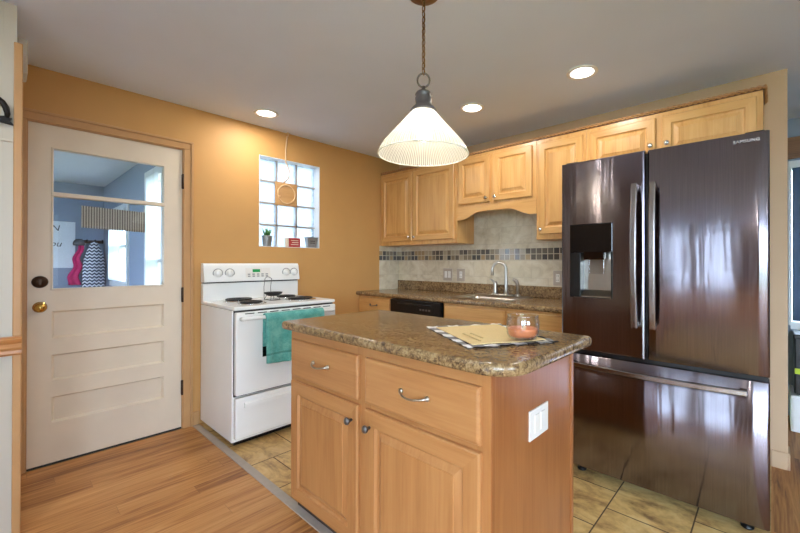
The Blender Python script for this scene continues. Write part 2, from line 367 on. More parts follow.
# ------------------------------------------------------------------ mesh helpers
class MB:
    def __init__(s): s.bm = bmesh.new(); s.smooth = []
    def _faces(s, fs, mi, sm):
        for f in fs: f.material_index = mi; f.smooth = sm
    def box(s, x0, x1, y0, y1, z0, z1, bev=0.0, mi=0, seg=2):
        t = bmesh.new(); bmesh.ops.create_cube(t, size=1.0)
        for v in t.verts: v.co = Vector(((x0 + x1) / 2 + v.co.x * (x1 - x0), (y0 + y1) / 2 + v.co.y * (y1 - y0), (z0 + z1) / 2 + v.co.z * (z1 - z0)))
        if bev > 0: bmesh.ops.bevel(t, geom=t.edges[:], offset=bev, segments=seg, affect='EDGES', profile=0.5)
        s.merge(t, mi); return s
    def merge(s, t, mi=0, sm=False):
        mp = {}
        for v in t.verts: mp[v] = s.bm.verts.new(v.co)
        for f in t.faces:
            try:
                g = s.bm.faces.new([mp[v] for v in f.verts]); g.material_index = mi; g.smooth = sm or f.smooth
            except ValueError: pass
        t.free()
    def rects(s, rs, mi=0, mi_h=None, cap0=True, cap1=True):
        """rs: list of (x0,x1,z0,z1,y) rings joined in order; faces -y"""
        rings = []
        for (x0, x1, z0, z1, y) in rs:
            rings.append([s.bm.verts.new(c) for c in ((x0, y, z0), (x1, y, z0), (x1, y, z1), (x0, y, z1))])
        for a, b in zip(rings, rings[1:]):
            for i in range(4):
                f = s.bm.faces.new((a[i], a[(i + 1) % 4], b[(i + 1) % 4], b[i]))
                f.material_index = mi_h if (mi_h is not None and i in (0, 2)) else mi
        if cap0: s.bm.faces.new(rings[0][::-1]).material_index = mi
        if cap1: s.bm.faces.new(rings[-1]).material_index = mi
        return s
    def tube(s, pts, r, seg=10, mi=0, cap=True, sm=True, closed=False):
        pts = [Vector(p) for p in pts]; n = len(pts); rings = []
        rr = r if isinstance(r, (list, tuple)) else [r] * n
        up = None
        for i, p in enumerate(pts):
            if closed: d = (pts[(i + 1) % n] - pts[i - 1]).normalized()
            else: d = (pts[min(i + 1, n - 1)] - pts[max(i - 1, 0)]).normalized()
            if up is None:
                up = Vector((0, 0, 1)) if abs(d.z) < 0.9 else Vector((1, 0, 0))
            a = (up - d * up.dot(d))
            if a.length < 1e-6: a = Vector((0, 1, 0))
            a.normalize(); up = a; b = d.cross(a)
            rings.append([s.bm.verts.new(p + (a * math.cos(2 * PI * k / seg) + b * math.sin(2 * PI * k / seg)) * rr[i]) for k in range(seg)])
        prs = list(zip(rings, rings[1:])) + ([(rings[-1], rings[0])] if closed else [])
        for A, B in prs:
            for k in range(seg):
                f = s.bm.faces.new((A[k], A[(k + 1) % seg], B[(k + 1) % seg], B[k])); f.material_index = mi; f.smooth = sm
        if cap and not closed:
            s.bm.faces.new(rings[0][::-1]).material_index = mi; s.bm.faces.new(rings[-1]).material_index = mi
        return s
    def lathe(s, prof, c=(0, 0, 0), axis='z', seg=32, mi=0, sm=True, rib=0.0, ribn=0, cap=True):
        """prof: list of (radius, height along axis)"""
        c = Vector(c); rings = []
        ax = {'z': (Vector((1, 0, 0)), Vector((0, 1, 0)), Vector((0, 0, 1))), '-y': (Vector((1, 0, 0)), Vector((0, 0, 1)), Vector((0, -1, 0))),
              'x': (Vector((0, 1, 0)), Vector((0, 0, 1)), Vector((1, 0, 0)))}[axis]
        for (r, h) in prof:
            rg = []
            for k in range(seg):
                a = 2 * PI * k / seg; q = r * (1 + (rib * math.cos(a * ribn) if rib else 0))
                rg.append(s.bm.verts.new(c + ax[0] * (q * math.cos(a)) + ax[1] * (q * math.sin(a)) + ax[2] * h))
            rings.append(rg)
        for A, B in zip(rings, rings[1:]):
            for k in range(seg):
                f = s.bm.faces.new((A[k], A[(k + 1) % seg], B[(k + 1) % seg], B[k])); f.material_index = mi; f.smooth = sm
        if cap:
            if prof[0][0] > 1e-6: s.bm.faces.new(rings[0][::-1]).material_index = mi
            if prof[-1][0] > 1e-6: s.bm.faces.new(rings[-1]).material_index = mi
        return s
    def prism(s, poly, axis, a, b, mi=0, sm=False):
        """poly in the plane normal to axis: 'y' -> (x,z), 'x' -> (y,z), 'z' -> (x,y)"""
        def P(p, t): return {'y': (p[0], t, p[1]), 'x': (t, p[0], p[1]), 'z': (p[0], p[1], t)}[axis]
        A = [s.bm.verts.new(P(p, a)) for p in poly]; B = [s.bm.verts.new(P(p, b)) for p in poly]
        n = len(poly)
        for i in range(n):
            f = s.bm.faces.new((A[i], A[(i + 1) % n], B[(i + 1) % n], B[i])); f.material_index = mi; f.smooth = sm
        s.bm.faces.new(A[::-1]).material_index = mi; s.bm.faces.new(B).material_index = mi
        return s
    def grid(s, nu, nv, fn, mi=0, sm=True):
        V = [[s.bm.verts.new(fn(i / nu, j / nv)) for j in range(nv + 1)] for i in range(nu + 1)]
        for i in range(nu):
            for j in range(nv):
                f = s.bm.faces.new((V[i][j], V[i + 1][j], V[i + 1][j + 1], V[i][j + 1])); f.material_index = mi; f.smooth = sm
        return s
    def build(s, name, mats, parent=None, weld=False):
        if weld: bmesh.ops.remove_doubles(s.bm, verts=s.bm.verts[:], dist=1e-5)
        bmesh.ops.recalc_face_normals(s.bm, faces=s.bm.faces[:])
        o0 = parent_world(parent)
        for v in s.bm.verts: v.co -= o0
        me = bpy.data.meshes.new(name); s.bm.to_mesh(me); s.bm.free()
        for m in (mats if isinstance(mats, (list, tuple)) else [mats]): me.materials.append(M[m])
        o = bpy.data.objects.new(name, me); COL.objects.link(o)
        if parent is not None: o.parent = parent
        return o

def parent_world(p):
    v = Vector((0, 0, 0))
    while p is not None: v += Vector(p.location); p = p.parent
    return v
def tag(o, label, cat, group=None, kind=None):
    o['label'] = label; o['category'] = cat
    if group: o['group'] = group
    if kind: o['kind'] = kind
    return o
def struct(o, label, cat): return tag(o, label, cat, kind='structure')
def thing(name, label, cat, loc=(0, 0, 0), group=None, kind=None):
    o = bpy.data.objects.new(name, None); COL.objects.link(o); o.location = loc; o.empty_display_size = 0.05
    return tag(o, label, cat, group, kind)
def recenter(o):
    """move a one-mesh thing's origin to the middle of its base"""
    vs = [v.co.copy() for v in o.data.vertices]
    c = Vector(((min(v.x for v in vs) + max(v.x for v in vs)) / 2, (min(v.y for v in vs) + max(v.y for v in vs)) / 2, min(v.z for v in vs)))
    for v in o.data.vertices: v.co -= c
    o.location = c; return o
def kids(o): return [c for c in bpy.data.objects if c.parent == o]
def copy_tree(o, parent=None):
    c = o.copy(); COL.objects.link(c); c.parent = parent
    for ch in kids(o): copy_tree(ch, c)
    return c
def text_mesh(name, s, size, mat, parent, loc, rot, ext=0.0006, shear=0.0, align='LEFT', space=1.0):
    cu = bpy.data.curves.new(name, 'FONT'); cu.body = s; cu.size = size; cu.extrude = ext; cu.shear = shear; cu.align_x = align; cu.space_character = space
    tmp = bpy.data.objects.new(name + '_tmp', cu); COL.objects.link(tmp)
    bpy.context.view_layer.update()
    me = bpy.data.meshes.new_from_object(tmp.evaluated_get(bpy.context.evaluated_depsgraph_get()))
    bpy.data.objects.remove(tmp); bpy.data.curves.remove(cu)
    me.name = name; me.materials.clear(); me.materials.append(M[mat])
    o = bpy.data.objects.new(name, me); COL.objects.link(o)
    if parent is not None: o.parent = parent
    o.location = Vector(loc) - parent_world(parent); o.rotation_euler = rot
    return o

# ================================================================== SETTING
XR, YB_, YF_ = 6.2, -4.4, 3.4      # outer extents of the house
# floors
f = MB().box(0, XR, YB_, -2.083, -0.12, 0.0).box(3.225, XR, -2.083, YF_, -0.12, 0.0).build('floor', 'oak_planks')
struct(f, 'honey oak plank floor in front of the white door', 'floor')
f = MB().box(0, 3.225, -2.083, 0.0, -0.12, 0.0).build('floor', 'slate_tile')
struct(f, 'tan slate look tile floor under stove, island and refrigerator', 'floor')
f = MB().box(0.02, 3.225, -2.108, -2.062, 0.0, 0.006, 0.003).build('trim_1', 'grey_strip')
struct(f, 'grey transition strip between the wood and tile floors', 'threshold strip')
f = MB().box(-0.12, XR, YB_, YF_, CEIL, CEIL + 0.12).build('ceiling', 'cool_cast_ceiling')
struct(f, 'smooth white kitchen ceiling with a cool light cast in its colour', 'ceiling')

# wall A (x = 0) with a doorway and the glass block window
D0, D1, DT = -2.956, -2.166, 2.037        # door opening
WY0, WY1, WZ0, WZ1 = -1.614, -1.040, 1.345, 2.117
TH = 0.14
mb = MB()
mb.box(-TH, 0, -3.2, D0, 0, CEIL); mb.box(-TH, 0, D0, D1, DT, CEIL)
mb.box(-TH, 0, D1, WY0, 0, CEIL); mb.box(-TH, 0, WY1, 0.12, 0, CEIL)
mb.box(-TH, 0, WY0, WY1, 0, WZ0); mb.box(-TH, 0, WY0, WY1, WZ1, CEIL)
struct(mb.build('wall_left', 'tan_paint'), 'tan painted wall holding the white door and glass block window', 'wall')
# wall B (y = 0)
WBX = 3.299
struct(MB().box(0, WBX, 0, 0.12, 0, CEIL).build('wall_back', 'beige_lit_tan'), 'tan wall strip, different light painted in as beige, above the upper cabinets and beside the refrigerator', 'wall')
# backsplash
mb = MB().box(0, 2.32, -0.008, 0, 0.915, 1.70).box(0, 0.008, -0.297, -0.008, 0.915, 1.395)
struct(mb.build('trim_2', 'stone_tile'), 'cream stone backsplash with a two row mosaic band', 'backsplash')
# window reveal lining and glass blocks
w = thing('window_1', 'glass block window in the tan wall above the stove', 'window', (0, (WY0 + WY1) / 2, WZ0), kind='structure')
mb = MB()
mb.box(-TH, 0.001, WY0 - 0.0, WY0 + 0.004, WZ0, WZ1).box(-TH, 0.001, WY1 - 0.004, WY1, WZ0, WZ1)
mb.box(-TH, 0.001, WY0, WY1, WZ0, WZ0 + 0.004).box(-TH, 0.001, WY0, WY1, WZ1 - 0.004, WZ1)
mb.build('window_reveal', 'white_paint', w)
bw = (WY1 - WY0 - 0.008) / 3; bh = (WZ1 - WZ0 - 0.008) / 4
mb = MB(); mg = MB()
for i in range(3):
    for j in range(4):
        y0 = WY0 + 0.004 + i * bw; z0 = WZ0 + 0.004 + j * bh
        mb.box(-0.128, -0.078, y0 + 0.004, y0 + bw - 0.004, z0 + 0.004, z0 + bh - 0.004, 0.012, seg=3)
for i in range(1, 3): mg.box(-0.12, -0.076, WY0 + 0.004 + i * bw - 0.007, WY0 + 0.004 + i * bw + 0.007, WZ0 + 0.004, WZ1 - 0.004)
for j in range(1, 4): mg.box(-0.12, -0.076, WY0 + 0.004, WY1 - 0.004, WZ0 + 0.004 + j * bh - 0.007, WZ0 + 0.004 + j * bh + 0.007)
mb.build('glass_blocks', 'glass_block', w)
mg.build('mortar', 'grey_strip', w)
# door casing (painted tan)
mb = MB()
for (a, b, t) in ((0.0, 0.062, 0.014), (0.044, 0.060, 0.022)):
    mb.box(0, t, D1 + a, D1 + b, 0, DT + a, 0.003)
    mb.box(0, t, D0 - b, D0 - a, 0, DT + a, 0.003)
    mb.box(0, t, D0 - b, D1 + b, DT + a, DT + b, 0.003)
for (y0, y1) in ((D0 - 0.0, D0 + 0.006), (D1 - 0.006, D1)): mb.box(-TH, 0.004, y0, y1, 0, DT)
mb.box(-TH, 0.004, D0, D1, DT - 0.006, DT)
struct(mb.build('trim_3', 'tan_trim'), 'tan moulded casing around the white door', 'door casing')
struct(MB().box(0, 0.014, D1 + 0.063, -2.06, 0, 0.10, 0.004).build('baseboard_left', 'tan_trim'), 'short tan baseboard between door casing and stove', 'baseboard')
struct(MB().box(3.225, WBX, -0.012, 0, 0, 0.10, 0.004).box(WBX - 0.001, WBX + 0.010, -0.012, 0.12, 0, 0.10, 0.004).build('baseboard_back', 'beige_lit_tan'),
       'low beige baseboard at the wall end beside the refrigerator', 'baseboard')

# ------------------------------------------------------------------ the white half-glass door
dr = thing('door_1', 'cream painted half glass door with three panels below', 'door', (-0.02, (D0 + D1) / 2, 0.0), kind='structure')
y0, y1, zb, zt = -2.949, -2.173, 0.012, 2.03
xf, xb = -0.006, -0.046
gz0, gz1 = 1.042, 1.900; gy0, gy1 = -2.853, -2.276
panels = [(0.749, 0.922), (0.496, 0.661), (0.244, 0.409)]
mb = MB()
mb.box(xb, xf, y0, gy0, zb, zt).box(xb, xf, gy1, y1, zb, zt)
zz = [zb] + [v for p in sorted(panels) for v in p] + [gz0, gz1, zt]
for a, b in zip(zz[0::2], zz[1::2]): mb.box(xb, xf, gy0, gy1, a, b)
mb.build('door_slab', 'cream_door_paint', dr)
for (a, b) in panels:
    m2 = MB(); rg = []
    for (ins, x) in ((0.0, xb + 0.004), (0.0, xf + 0.001), (0.005, xf + 0.001), (0.016, xf - 0.018), (0.020, xf - 0.018)):
        rg.append([m2.bm.verts.new((x, q, r)) for q, r in ((gy0 + ins, a + ins), (gy1 - ins, a + ins), (gy1 - ins, b - ins), (gy0 + ins, b - ins))])
    for r0, r1 in zip(rg, rg[1:]):
        for q in range(4): m2.bm.faces.new((r0[q], r0[(q + 1) % 4], r1[(q + 1) % 4], r1[q]))
    m2.bm.faces.new(rg[0][::-1]); m2.bm.faces.new(rg[-1])
    m2.build('door_panel', 'cream_door_paint', dr)
m2 = MB(); s_ = 0.010
for (q0, q1, r0, r1) in ((gy0, gy1, gz0, gz0 + s_), (gy0, gy1, gz1 - s_, gz1), (gy0, gy0 + s_, gz0, gz1), (gy1 - s_, gy1, gz0, gz1)):
    m2.box(xb, xf + 0.004, q0, q1, r0, r1, 0.003)
m2.box(xb, xf + 0.010, gy0, gy1, 1.606, 1.632, 0.004)
m2.build('glazing_bar', 'cream_door_paint', dr)
MB().box(-0.030, -0.026, gy0 + 0.005, gy1 - 0.005, gz0 + 0.005, gz1 - 0.005).build('door_pane', 'sheet_glass', dr)
k = MB().lathe([(0.0, 0.062), (0.016, 0.061), (0.027, 0.050), (0.028, 0.040), (0.018, 0.026), (0.012, 0.016), (0.013, 0.008), (0.030, 0.006), (0.032, 0.0)], (xf, -2.898, 0.945), 'x', 28).build('door_knob', 'brass', dr)
k['label'] = 'round brass door knob'
k = MB().lathe([(0.0, 0.016), (0.012, 0.016), (0.020, 0.012), (0.033, 0.010), (0.036, 0.0)], (xf, -2.898, 1.094), 'x', 28).box(xf + 0.016, xf + 0.026, -2.904, -2.892, 1.078, 1.110, 0.002).build('deadbolt', 'bronze', dr)
k['label'] = 'dark bronze deadbolt thumb turn'
for hz in (1.80, 0.975, 0.30):
    h = MB().box(xf, xf + 0.012, -2.178, -2.164, hz - 0.05, hz + 0.05, 0.003)
    h.tube([(xf + 0.012, -2.170, hz - 0.054), (xf + 0.012, -2.170, hz + 0.054)], 0.008, 10)
    h.build('hinge', 'bronze', dr)
MB().box(-0.12, -0.003, D0 + 0.006, D1 - 0.006, 0.0, 0.011, 0.003).build('door_sill', 'slot_dark', dr)

# ------------------------------------------------------------------ near left stub wall (white beadboard, cased end)
LX = 0.70; LY = -3.008
mb = MB().box(0.0, LX, YB_, LY - 0.002, 0, CEIL)
struct(mb.build('wall_near', 'beadboard_paint'), 'white panelled wall at the left edge with a wood rail', 'wall')
mb = MB().box(LX - 0.11, LX + 0.012, LY - 0.012, LY + 0.016, 0, 2.19, 0.004)
struct(mb.build('trim_4', 'tan_trim'), 'tan corner casing on the end of the white panelled wall', 'corner trim')
prof = [(0.0, 0.800), (0.010, 0.800), (0.013, 0.808), (0.012, 0.822), (0.020, 0.834), (0.022, 0.852), (0.030, 0.862), (0.034, 0.874), (0.028, 0.884), (0.0, 0.884)]
mb = MB(); Lq = [(LX + 0.012 + p[0], p[1]) for p in prof]
mb.prism(Lq, 'y', -4.3, LY + 0.016)
struct(mb.build('trim_5', 'rail_wood'), 'moulded wood chair rail on the white wall at left edge', 'chair rail')
mb = MB().box(LX, LX + 0.006, YB_ + 0.2, LY - 0.012, 1.742, 1.752, 0.002)
struct(mb.build('trim_6', 'white_panel_paint'), 'thin white batten seam across the panelled wall', 'batten')
# iron scroll hook
h = MB().prism([(-3.130, 1.818), (-3.060, 1.822), (-3.020, 1.817), (-3.030, 1.832), (-3.024, 1.845), (-3.036, 1.843), (-3.044, 1.850), (-3.060, 1.846), (-3.130, 1.850)], 'x', LX, LX + 0.022)
pts = [(LX + 0.014, -3.040, 1.838), (LX + 0.02, -3.038, 1.860), (LX + 0.026, -3.043, 1.884), (LX + 0.03, -3.054, 1.905), (LX + 0.034, -3.072, 1.920), (LX + 0.036, -3.095, 1.926), (LX + 0.036, -3.118, 1.918), (LX + 0.036, -3.130, 1.900), (LX + 0.036, -3.126, 1.884), (LX + 0.036, -3.112, 1.880)]
h.tube(pts, [0.006, 0.010, 0.012, 0.012, 0.011, 0.010, 0.009, 0.008, 0.007, 0.006], 10)
tag(recenter(h.build('wall_hook', 'wrought_iron')), 'black wrought iron scroll hook on the white wall at left', 'hook')
# door chime on the stub's side
c = MB().box(0.42, 0.56, LY + 0.0, LY + 0.036, 2.11, 2.275, 0.006)
tag(recenter(c.build('door_chime', 'white_panel_paint')), 'small white chime box high on the wall beside the door', 'chime box')

# ------------------------------------------------------------------ dining side behind the camera
bwins = [(2.18, 2.45, 0.05, 2.22), (2.60, 2.93, 0.05, 2.22), (3.5, 5.7, 0.08, 2.10)]  # the last, wide opening is a patio door added for more daylight
def wall_with_holes_y(y0, y1, x0, x1, holes):
    mb = MB(); xs = x0
    for (a, b, z0, z1) in holes:
        mb.box(xs, a, y0, y1, 0, CEIL); mb.box(a, b, y0, y1, 0, z0); mb.box(a, b, y0, y1, z1, CEIL); xs = b
    mb.box(xs, x1, y0, y1, 0, CEIL); return mb
struct(wall_with_holes_y(YB_ - 0.14, YB_, 0.0, XR, bwins).build('wall_front', 'dining_paint'), 'brown dining room wall with tall windows behind the viewer', 'wall')
def window_y(n, x0, x1, z0, z1, yy, label, blinds=True, inward=1, bz0=0.6, bz1=1.66):
    w = thing('window_%d' % n, label, 'window', ((x0 + x1) / 2, yy, z0), kind='structure')
    mb = MB(); t = 0.05
    mb.box(x0 - t, x0 + 0.02, yy - 0.12 * inward if inward > 0 else yy, yy + 0.02 if inward > 0 else yy + 0.12, z0 - t, z1 + t, 0.004)
    mb.box(x1 - 0.02, x1 + t, min(yy - 0.12 * inward, yy + 0.02 * inward), max(yy - 0.12 * inward, yy + 0.02 * inward), z0 - t, z1 + t, 0.004)
    mb.box(x0, x1, min(yy - 0.12 * inward, yy + 0.02 * inward), max(yy - 0.12 * inward, yy + 0.02 * inward), z1 - 0.02, z1 + t, 0.004)
    mb.box(x0, x1, min(yy - 0.12 * inward, yy + 0.02 * inward), max(yy - 0.12 * inward, yy + 0.02 * inward), z0 - t, z0 + 0.02, 0.004)
    zm = (z0 + z1) / 2; mb.box(x0, x1, yy - 0.07, yy - 0.03, zm - 0.02, zm + 0.02, 0.004)
    mb.build('window_frame', 'white_paint', w)
    MB().box(x0 + 0.02, x1 - 0.02, yy - 0.06 * inward - 0.002, yy - 0.06 * inward + 0.002, z0 + 0.02, z1 - 0.02).build('pane', 'sheet_glass', w)
    if blinds:
        b = MB(); z = bz0
        while z < bz1:
            b.prism([(yy - 0.020, z), (yy + 0.014, z + 0.016), (yy + 0.015, z + 0.014), (yy - 0.019, z - 0.002)], 'x', x0 + 0.024, x1 - 0.024); z += 0.055
        b.box(x0 + 0.022, x1 - 0.022, yy - 0.025, yy + 0.012, bz1, bz1 + 0.04)
        b.build('blind', 'white_paint', w)
        MB().grid(24, 2, lambda u, v: Vector((x0 + 0.02 + u * (x1 - x0 - 0.04), yy - 0.036 + 0.006 * math.sin(u * 40), z0 + 0.02 + v * (z1 - z0 - 0.04)))).build('added_sheer', 'sheer_white', w)  # sheer added to brighten the window's reflection in the refrigerator
    return w
for i, (a, b, z0, z1) in enumerate(bwins):
    window_y(2 + i, a, b, z0, z1, YB_, ['narrow tall window with white blinds in the dining wall', 'second narrow tall window with white blinds in the dining wall', 'wide glazed patio door added for daylight in the dining wall'][i], i < 2, 1, 0.73 if i < 2 else 1.1, 1.66)
    portal('window_portal', ((a + b) / 2, YB_ - 0.15, (z0 + z1) / 2), b - a, z1 - z0, (-PI / 2, 0, 0))
# right outer wall with an unseen window added for daylight
RW = (-4.0, -2.4, 0.80, 2.05)
mb = MB().box(XR, XR + 0.14, YB_, RW[0], 0, CEIL).box(XR, XR + 0.14, RW[1], YF_, 0, CEIL).box(XR, XR + 0.14, RW[0], RW[1], 0, RW[2]).box(XR, XR + 0.14, RW[0], RW[1], RW[3], CEIL)
struct(mb.build('wall_right', 'dining_paint'), 'brown wall of the dining room on the right', 'wall')
w = thing('window_5', 'added wide white framed window in the right dining wall', 'window', (XR, -3.2, RW[2]), kind='structure')
mb = MB()
for (a, b, c_, d) in ((RW[0] - 0.05, RW[0] + 0.03, RW[2], RW[3]), (RW[1] - 0.03, RW[1] + 0.05, RW[2], RW[3]), (RW[0], RW[1], RW[2] - 0.05, RW[2] + 0.03), (RW[0], RW[1], RW[3] - 0.03, RW[3] + 0.05), (-3.22, -3.18, RW[2], RW[3])):
    mb.box(XR - 0.02, XR + 0.12, a, b, c_, d, 0.004)
mb.build('window_frame', 'white_paint', w)
MB().box(XR + 0.06, XR + 0.064, RW[0], RW[1], RW[2], RW[3]).build('pane', 'sheet_glass', w)
portal('window_portal', (XR + 0.15, (RW[0] + RW[1]) / 2, (RW[2] + RW[3]) / 2), RW[3] - RW[2], RW[1] - RW[0], (0, PI / 2, 0))

# ------------------------------------------------------------------ room beyond, right of the refrigerator
BY = 1.10
bo = (3.338, 4.6, 0.72, 2.02)
struct(wall_with_holes_y(BY, BY + 0.12, 2.4, XR, [bo]).build('wall_beyond', 'blue_grey_paint'), 'blue grey wall of the room beyond the refrigerator', 'wall')
struct(MB().box(2.4, 2.52, 0.12, BY, 0, CEIL).build('wall_beyond', 'blue_grey_paint'), 'short side wall of the room beyond the refrigerator', 'wall')
w = thing('window_6', 'white framed window glowing blue in the room beyond', 'window', ((bo[0] + bo[1]) / 2, BY, bo[2]), kind='structure')
mb = MB()
for (a, b, c_, d) in ((bo[0] - 0.012, bo[0] + 0.008, bo[2], bo[3]), (bo[1] - 0.02, bo[1] + 0.03, bo[2], bo[3]), (bo[0], bo[1], bo[3] - 0.06, bo[3] + 0.0), (bo[0], bo[1], bo[2] - 0.03, bo[2] + 0.03), (3.96, 4.0, bo[2], bo[3])):
    mb.box(a, b, BY - 0.02, BY + 0.1, c_, d, 0.004)
mb.build('window_frame', 'white_paint', w)
MB().box(bo[0], bo[1], BY + 0.05, BY + 0.054, bo[2], bo[3]).build('pane', 'sheet_glass', w)
portal('window_portal', ((bo[0] + bo[1]) / 2, BY + 0.13, (bo[2] + bo[3]) / 2), bo[1] - bo[0], bo[3] - bo[2], (PI / 2, 0, 0))
# sheer blue curtain inside it
cu = MB().grid(60, 6, lambda u, v: Vector((3.35 + u * 1.23, BY - 0.045 + 0.012 * math.sin(u * 70), 0.76 + v * 1.2))).build('sheer_curtain', 'blue_grey_paint')
t = NT('sheer_blue'); tl = t.n('ShaderNodeBsdfTranslucent'); tl.inputs[0].default_value = (0.02, 0.04, 0.085, 1); df = t.n('ShaderNodeBsdfDiffuse'); df.inputs[0].default_value = (0.36, 0.52, 0.78, 1)
mx = t.n('ShaderNodeMixShader'); mx.inputs[0].default_value = 0.35; t.t.links.new(tl.outputs[0], mx.inputs[1]); t.t.links.new(df.outputs[0], mx.inputs[2]); t.surf(mx.outputs[0]); M['sheer_blue'] = t.m
cu.data.materials[0] = M['sheer_blue']; sm = cu.modifiers.new('thick', 'SOLIDIFY'); sm.thickness = 0.002
tag(recenter(cu), 'pale blue sheer curtain over the window beyond the refrigerator', 'curtain')
struct(MB().box(3.30, XR, BY - 0.03, BY, 2.035, 2.205, 0.004).build('trim_7', 'brown_casing'), 'brown wood header board above the far window', 'header')
b = MB().box(3.33, 3.95, 0.72, 1.04, 0.0, 0.26, 0.006)
b.box(3.34, 3.64, 0.712, 0.72, 0.02, 0.24, 0.003).box(3.65, 3.94, 0.712, 0.72, 0.02, 0.24, 0.003)
tag(recenter(b.build('storage_bench', 'white_paint')), 'low white storage bench in the room beyond', 'bench')
r_ = thing('storage_crate', 'black crate with lime stripe on the low white bench', 'crate', (3.62, 0.88, 0.26))
MB().box(3.35, 3.90, 0.76, 1.0, 0.26, 0.68, 0.01).build('body', 'black_plastic', r_)
MB().box(3.345, 3.905, 0.755, 1.005, 0.665, 0.695, 0.008).build('lid', 'black_plastic', r_)
s_ = MB().box(3.352, 3.898, 0.757, 0.760, 0.41, 0.45, 0.001).build('stripe', 'lime_plastic', r_); s_['label'] = 'lime yellow stripe'

# ------------------------------------------------------------------ mudroom behind the half-glass door
MX, MY0, MY1, MC = -3.46, -4.3, -2.12, 2.215
struct(MB().box(MX - 0.1, -TH, MY0 - 0.1, MY1 + 0.1, -0.12, 0.0).build('floor', 'grey_strip'), 'grey mudroom floor behind the door', 'floor')
struct(MB().box(MX - 0.1, -TH, MY0 - 0.1, MY1 + 0.1, MC, MC + 0.1).build('ceiling', 'white_paint'), 'white mudroom ceiling seen through the door glass', 'ceiling')
struct(MB().box(MX - 0.1, MX, MY0, MY1 + 0.1, 0, MC).build('wall_mudroom', 'blue_grey_paint'), 'blue grey mudroom wall with a sign seen through the door', 'wall')
mh = (-1.9, -0.7, 0.9, 2.0)
struct(wall_with_holes_y(MY0 - 0.1, MY0, MX, -TH, [mh]).build('wall_mudroom', 'blue_grey_paint'), 'blue grey mudroom wall on the hidden left side', 'wall')
w = thing('window_9', 'added wide mudroom window out of sight left of the door glass', 'window', (-1.3, MY0, 0.9), kind='structure')  # added out of view to brighten the mudroom
mb = MB()
for (q0, q1, r0, r1) in ((mh[0] - 0.05, mh[0] + 0.02, mh[2] - 0.05, mh[3] + 0.05), (mh[1] - 0.02, mh[1] + 0.05, mh[2] - 0.05, mh[3] + 0.05), (mh[0], mh[1], mh[3] - 0.02, mh[3] + 0.05), (mh[0], mh[1], mh[2] - 0.05, mh[2] + 0.02), (-1.32, -1.28, mh[2], mh[3])):
    mb.box(q0, q1, MY0 - 0.09, MY0 + 0.02, r0, r1, 0.003)
mb.build('window_frame', 'white_paint', w)
MB().box(mh[0], mh[1], MY0 - 0.05, MY0 - 0.046, mh[2], mh[3]).build('pane', 'sheet_glass', w)
portal('window_portal', (-1.3, MY0 - 0.12, 1.45), 1.2, 1.1, (-PI / 2, 0, 0))
struct(MB().box(-TH - 0.02, -TH, MY0, -3.2, 0, MC).build('wall_mudroom', 'blue_grey_paint'), 'blue grey mudroom wall beside the door', 'wall')
mw = [(-2.90, -2.05, 0.98, 1.80), (-1.20, -0.68, 0.45, 2.0)]
struct(wall_with_holes_y(MY1, MY1 + 0.1, MX, -TH, mw).build('wall_mudroom', 'blue_grey_paint'), 'blue grey mudroom wall with two bright windows', 'wall')
# its top reaches the kitchen ceiling height only by the hole helper; cap the space above
for i, (a, b, z0, z1) in enumerate(mw):
    w = thing('window_%d' % (7 + i), ['mudroom window with white curtain behind the coats', 'bright mudroom window nearest the door glass'][i], 'window', ((a + b) / 2, MY1, z0), kind='structure')
    mb = MB(); t_ = 0.06
    for (q0, q1, r0, r1) in ((a - t_, a + 0.02, z0 - t_, z1 + t_), (b - 0.02, b + t_, z0 - t_, z1 + t_), (a, b, z1 - 0.02, z1 + t_), (a, b, z0 - t_, z0 + 0.02), (a, b, (z0 + z1) / 2 - 0.015, (z0 + z1) / 2 + 0.015)):
        mb.box(q0, q1, MY1 - 0.02, MY1 + 0.09, r0, r1, 0.003)
    mb.build('window_frame', 'white_paint', w)
    MB().box(a, b, MY1 + 0.05, MY1 + 0.054, z0, z1).build('pane', 'sheet_glass', w)
    portal('window_portal', ((a + b) / 2, MY1 + 0.12, (z0 + z1) / 2), b - a, z1 - z0, (PI / 2, 0, 0))
cu = MB().grid(40, 8, lambda u, v: Vector((-1.13 + u * 0.38, MY1 - 0.036 + 0.008 * math.sin(u * 40), 0.47 + v * 1.52))).build('white_curtain', 'sheer_white')  # sheer added so this window reads bright white
cu.modifiers.new('thick', 'SOLIDIFY').thickness = 0.003
tag(recenter(cu), 'added white sheer curtain brightening the mudroom window nearest the door', 'curtain')
cu = MB().grid(40, 8, lambda u, v: Vector((-2.88 + u * (0.52 + 0.3 * v ** 2), MY1 - 0.04 + 0.012 * math.sin(u * 45), 1.0 + v * 0.8))).build('white_curtain', 'sheer_white')
sm = cu.modifiers.new('thick', 'SOLIDIFY'); sm.thickness = 0.003
tag(recenter(cu), 'white curtain drawn aside at the mudroom window', 'curtain')
# sign on the far wall
sg = thing('wall_sign', 'white canvas sign with dark script on the mudroom wall', 'sign', (MX, -2.58, 1.135))
MB().box(MX, MX + 0.02, -2.78, -2.405, 1.137, 1.72, 0.003).build('sign_board', 'white_cloth', sg)
text_mesh('sign_lettering', 'you', 0.105, 'ink_dark', sg, (MX + 0.0215, -2.69, 1.405), (PI / 2, 0, PI / 2), shear=0.3)
text_mesh('sign_lettering', 'N', 0.10, 'ink_dark', sg, (MX + 0.0215, -2.63, 1.60), (PI / 2, 0, PI / 2), shear=0.2)
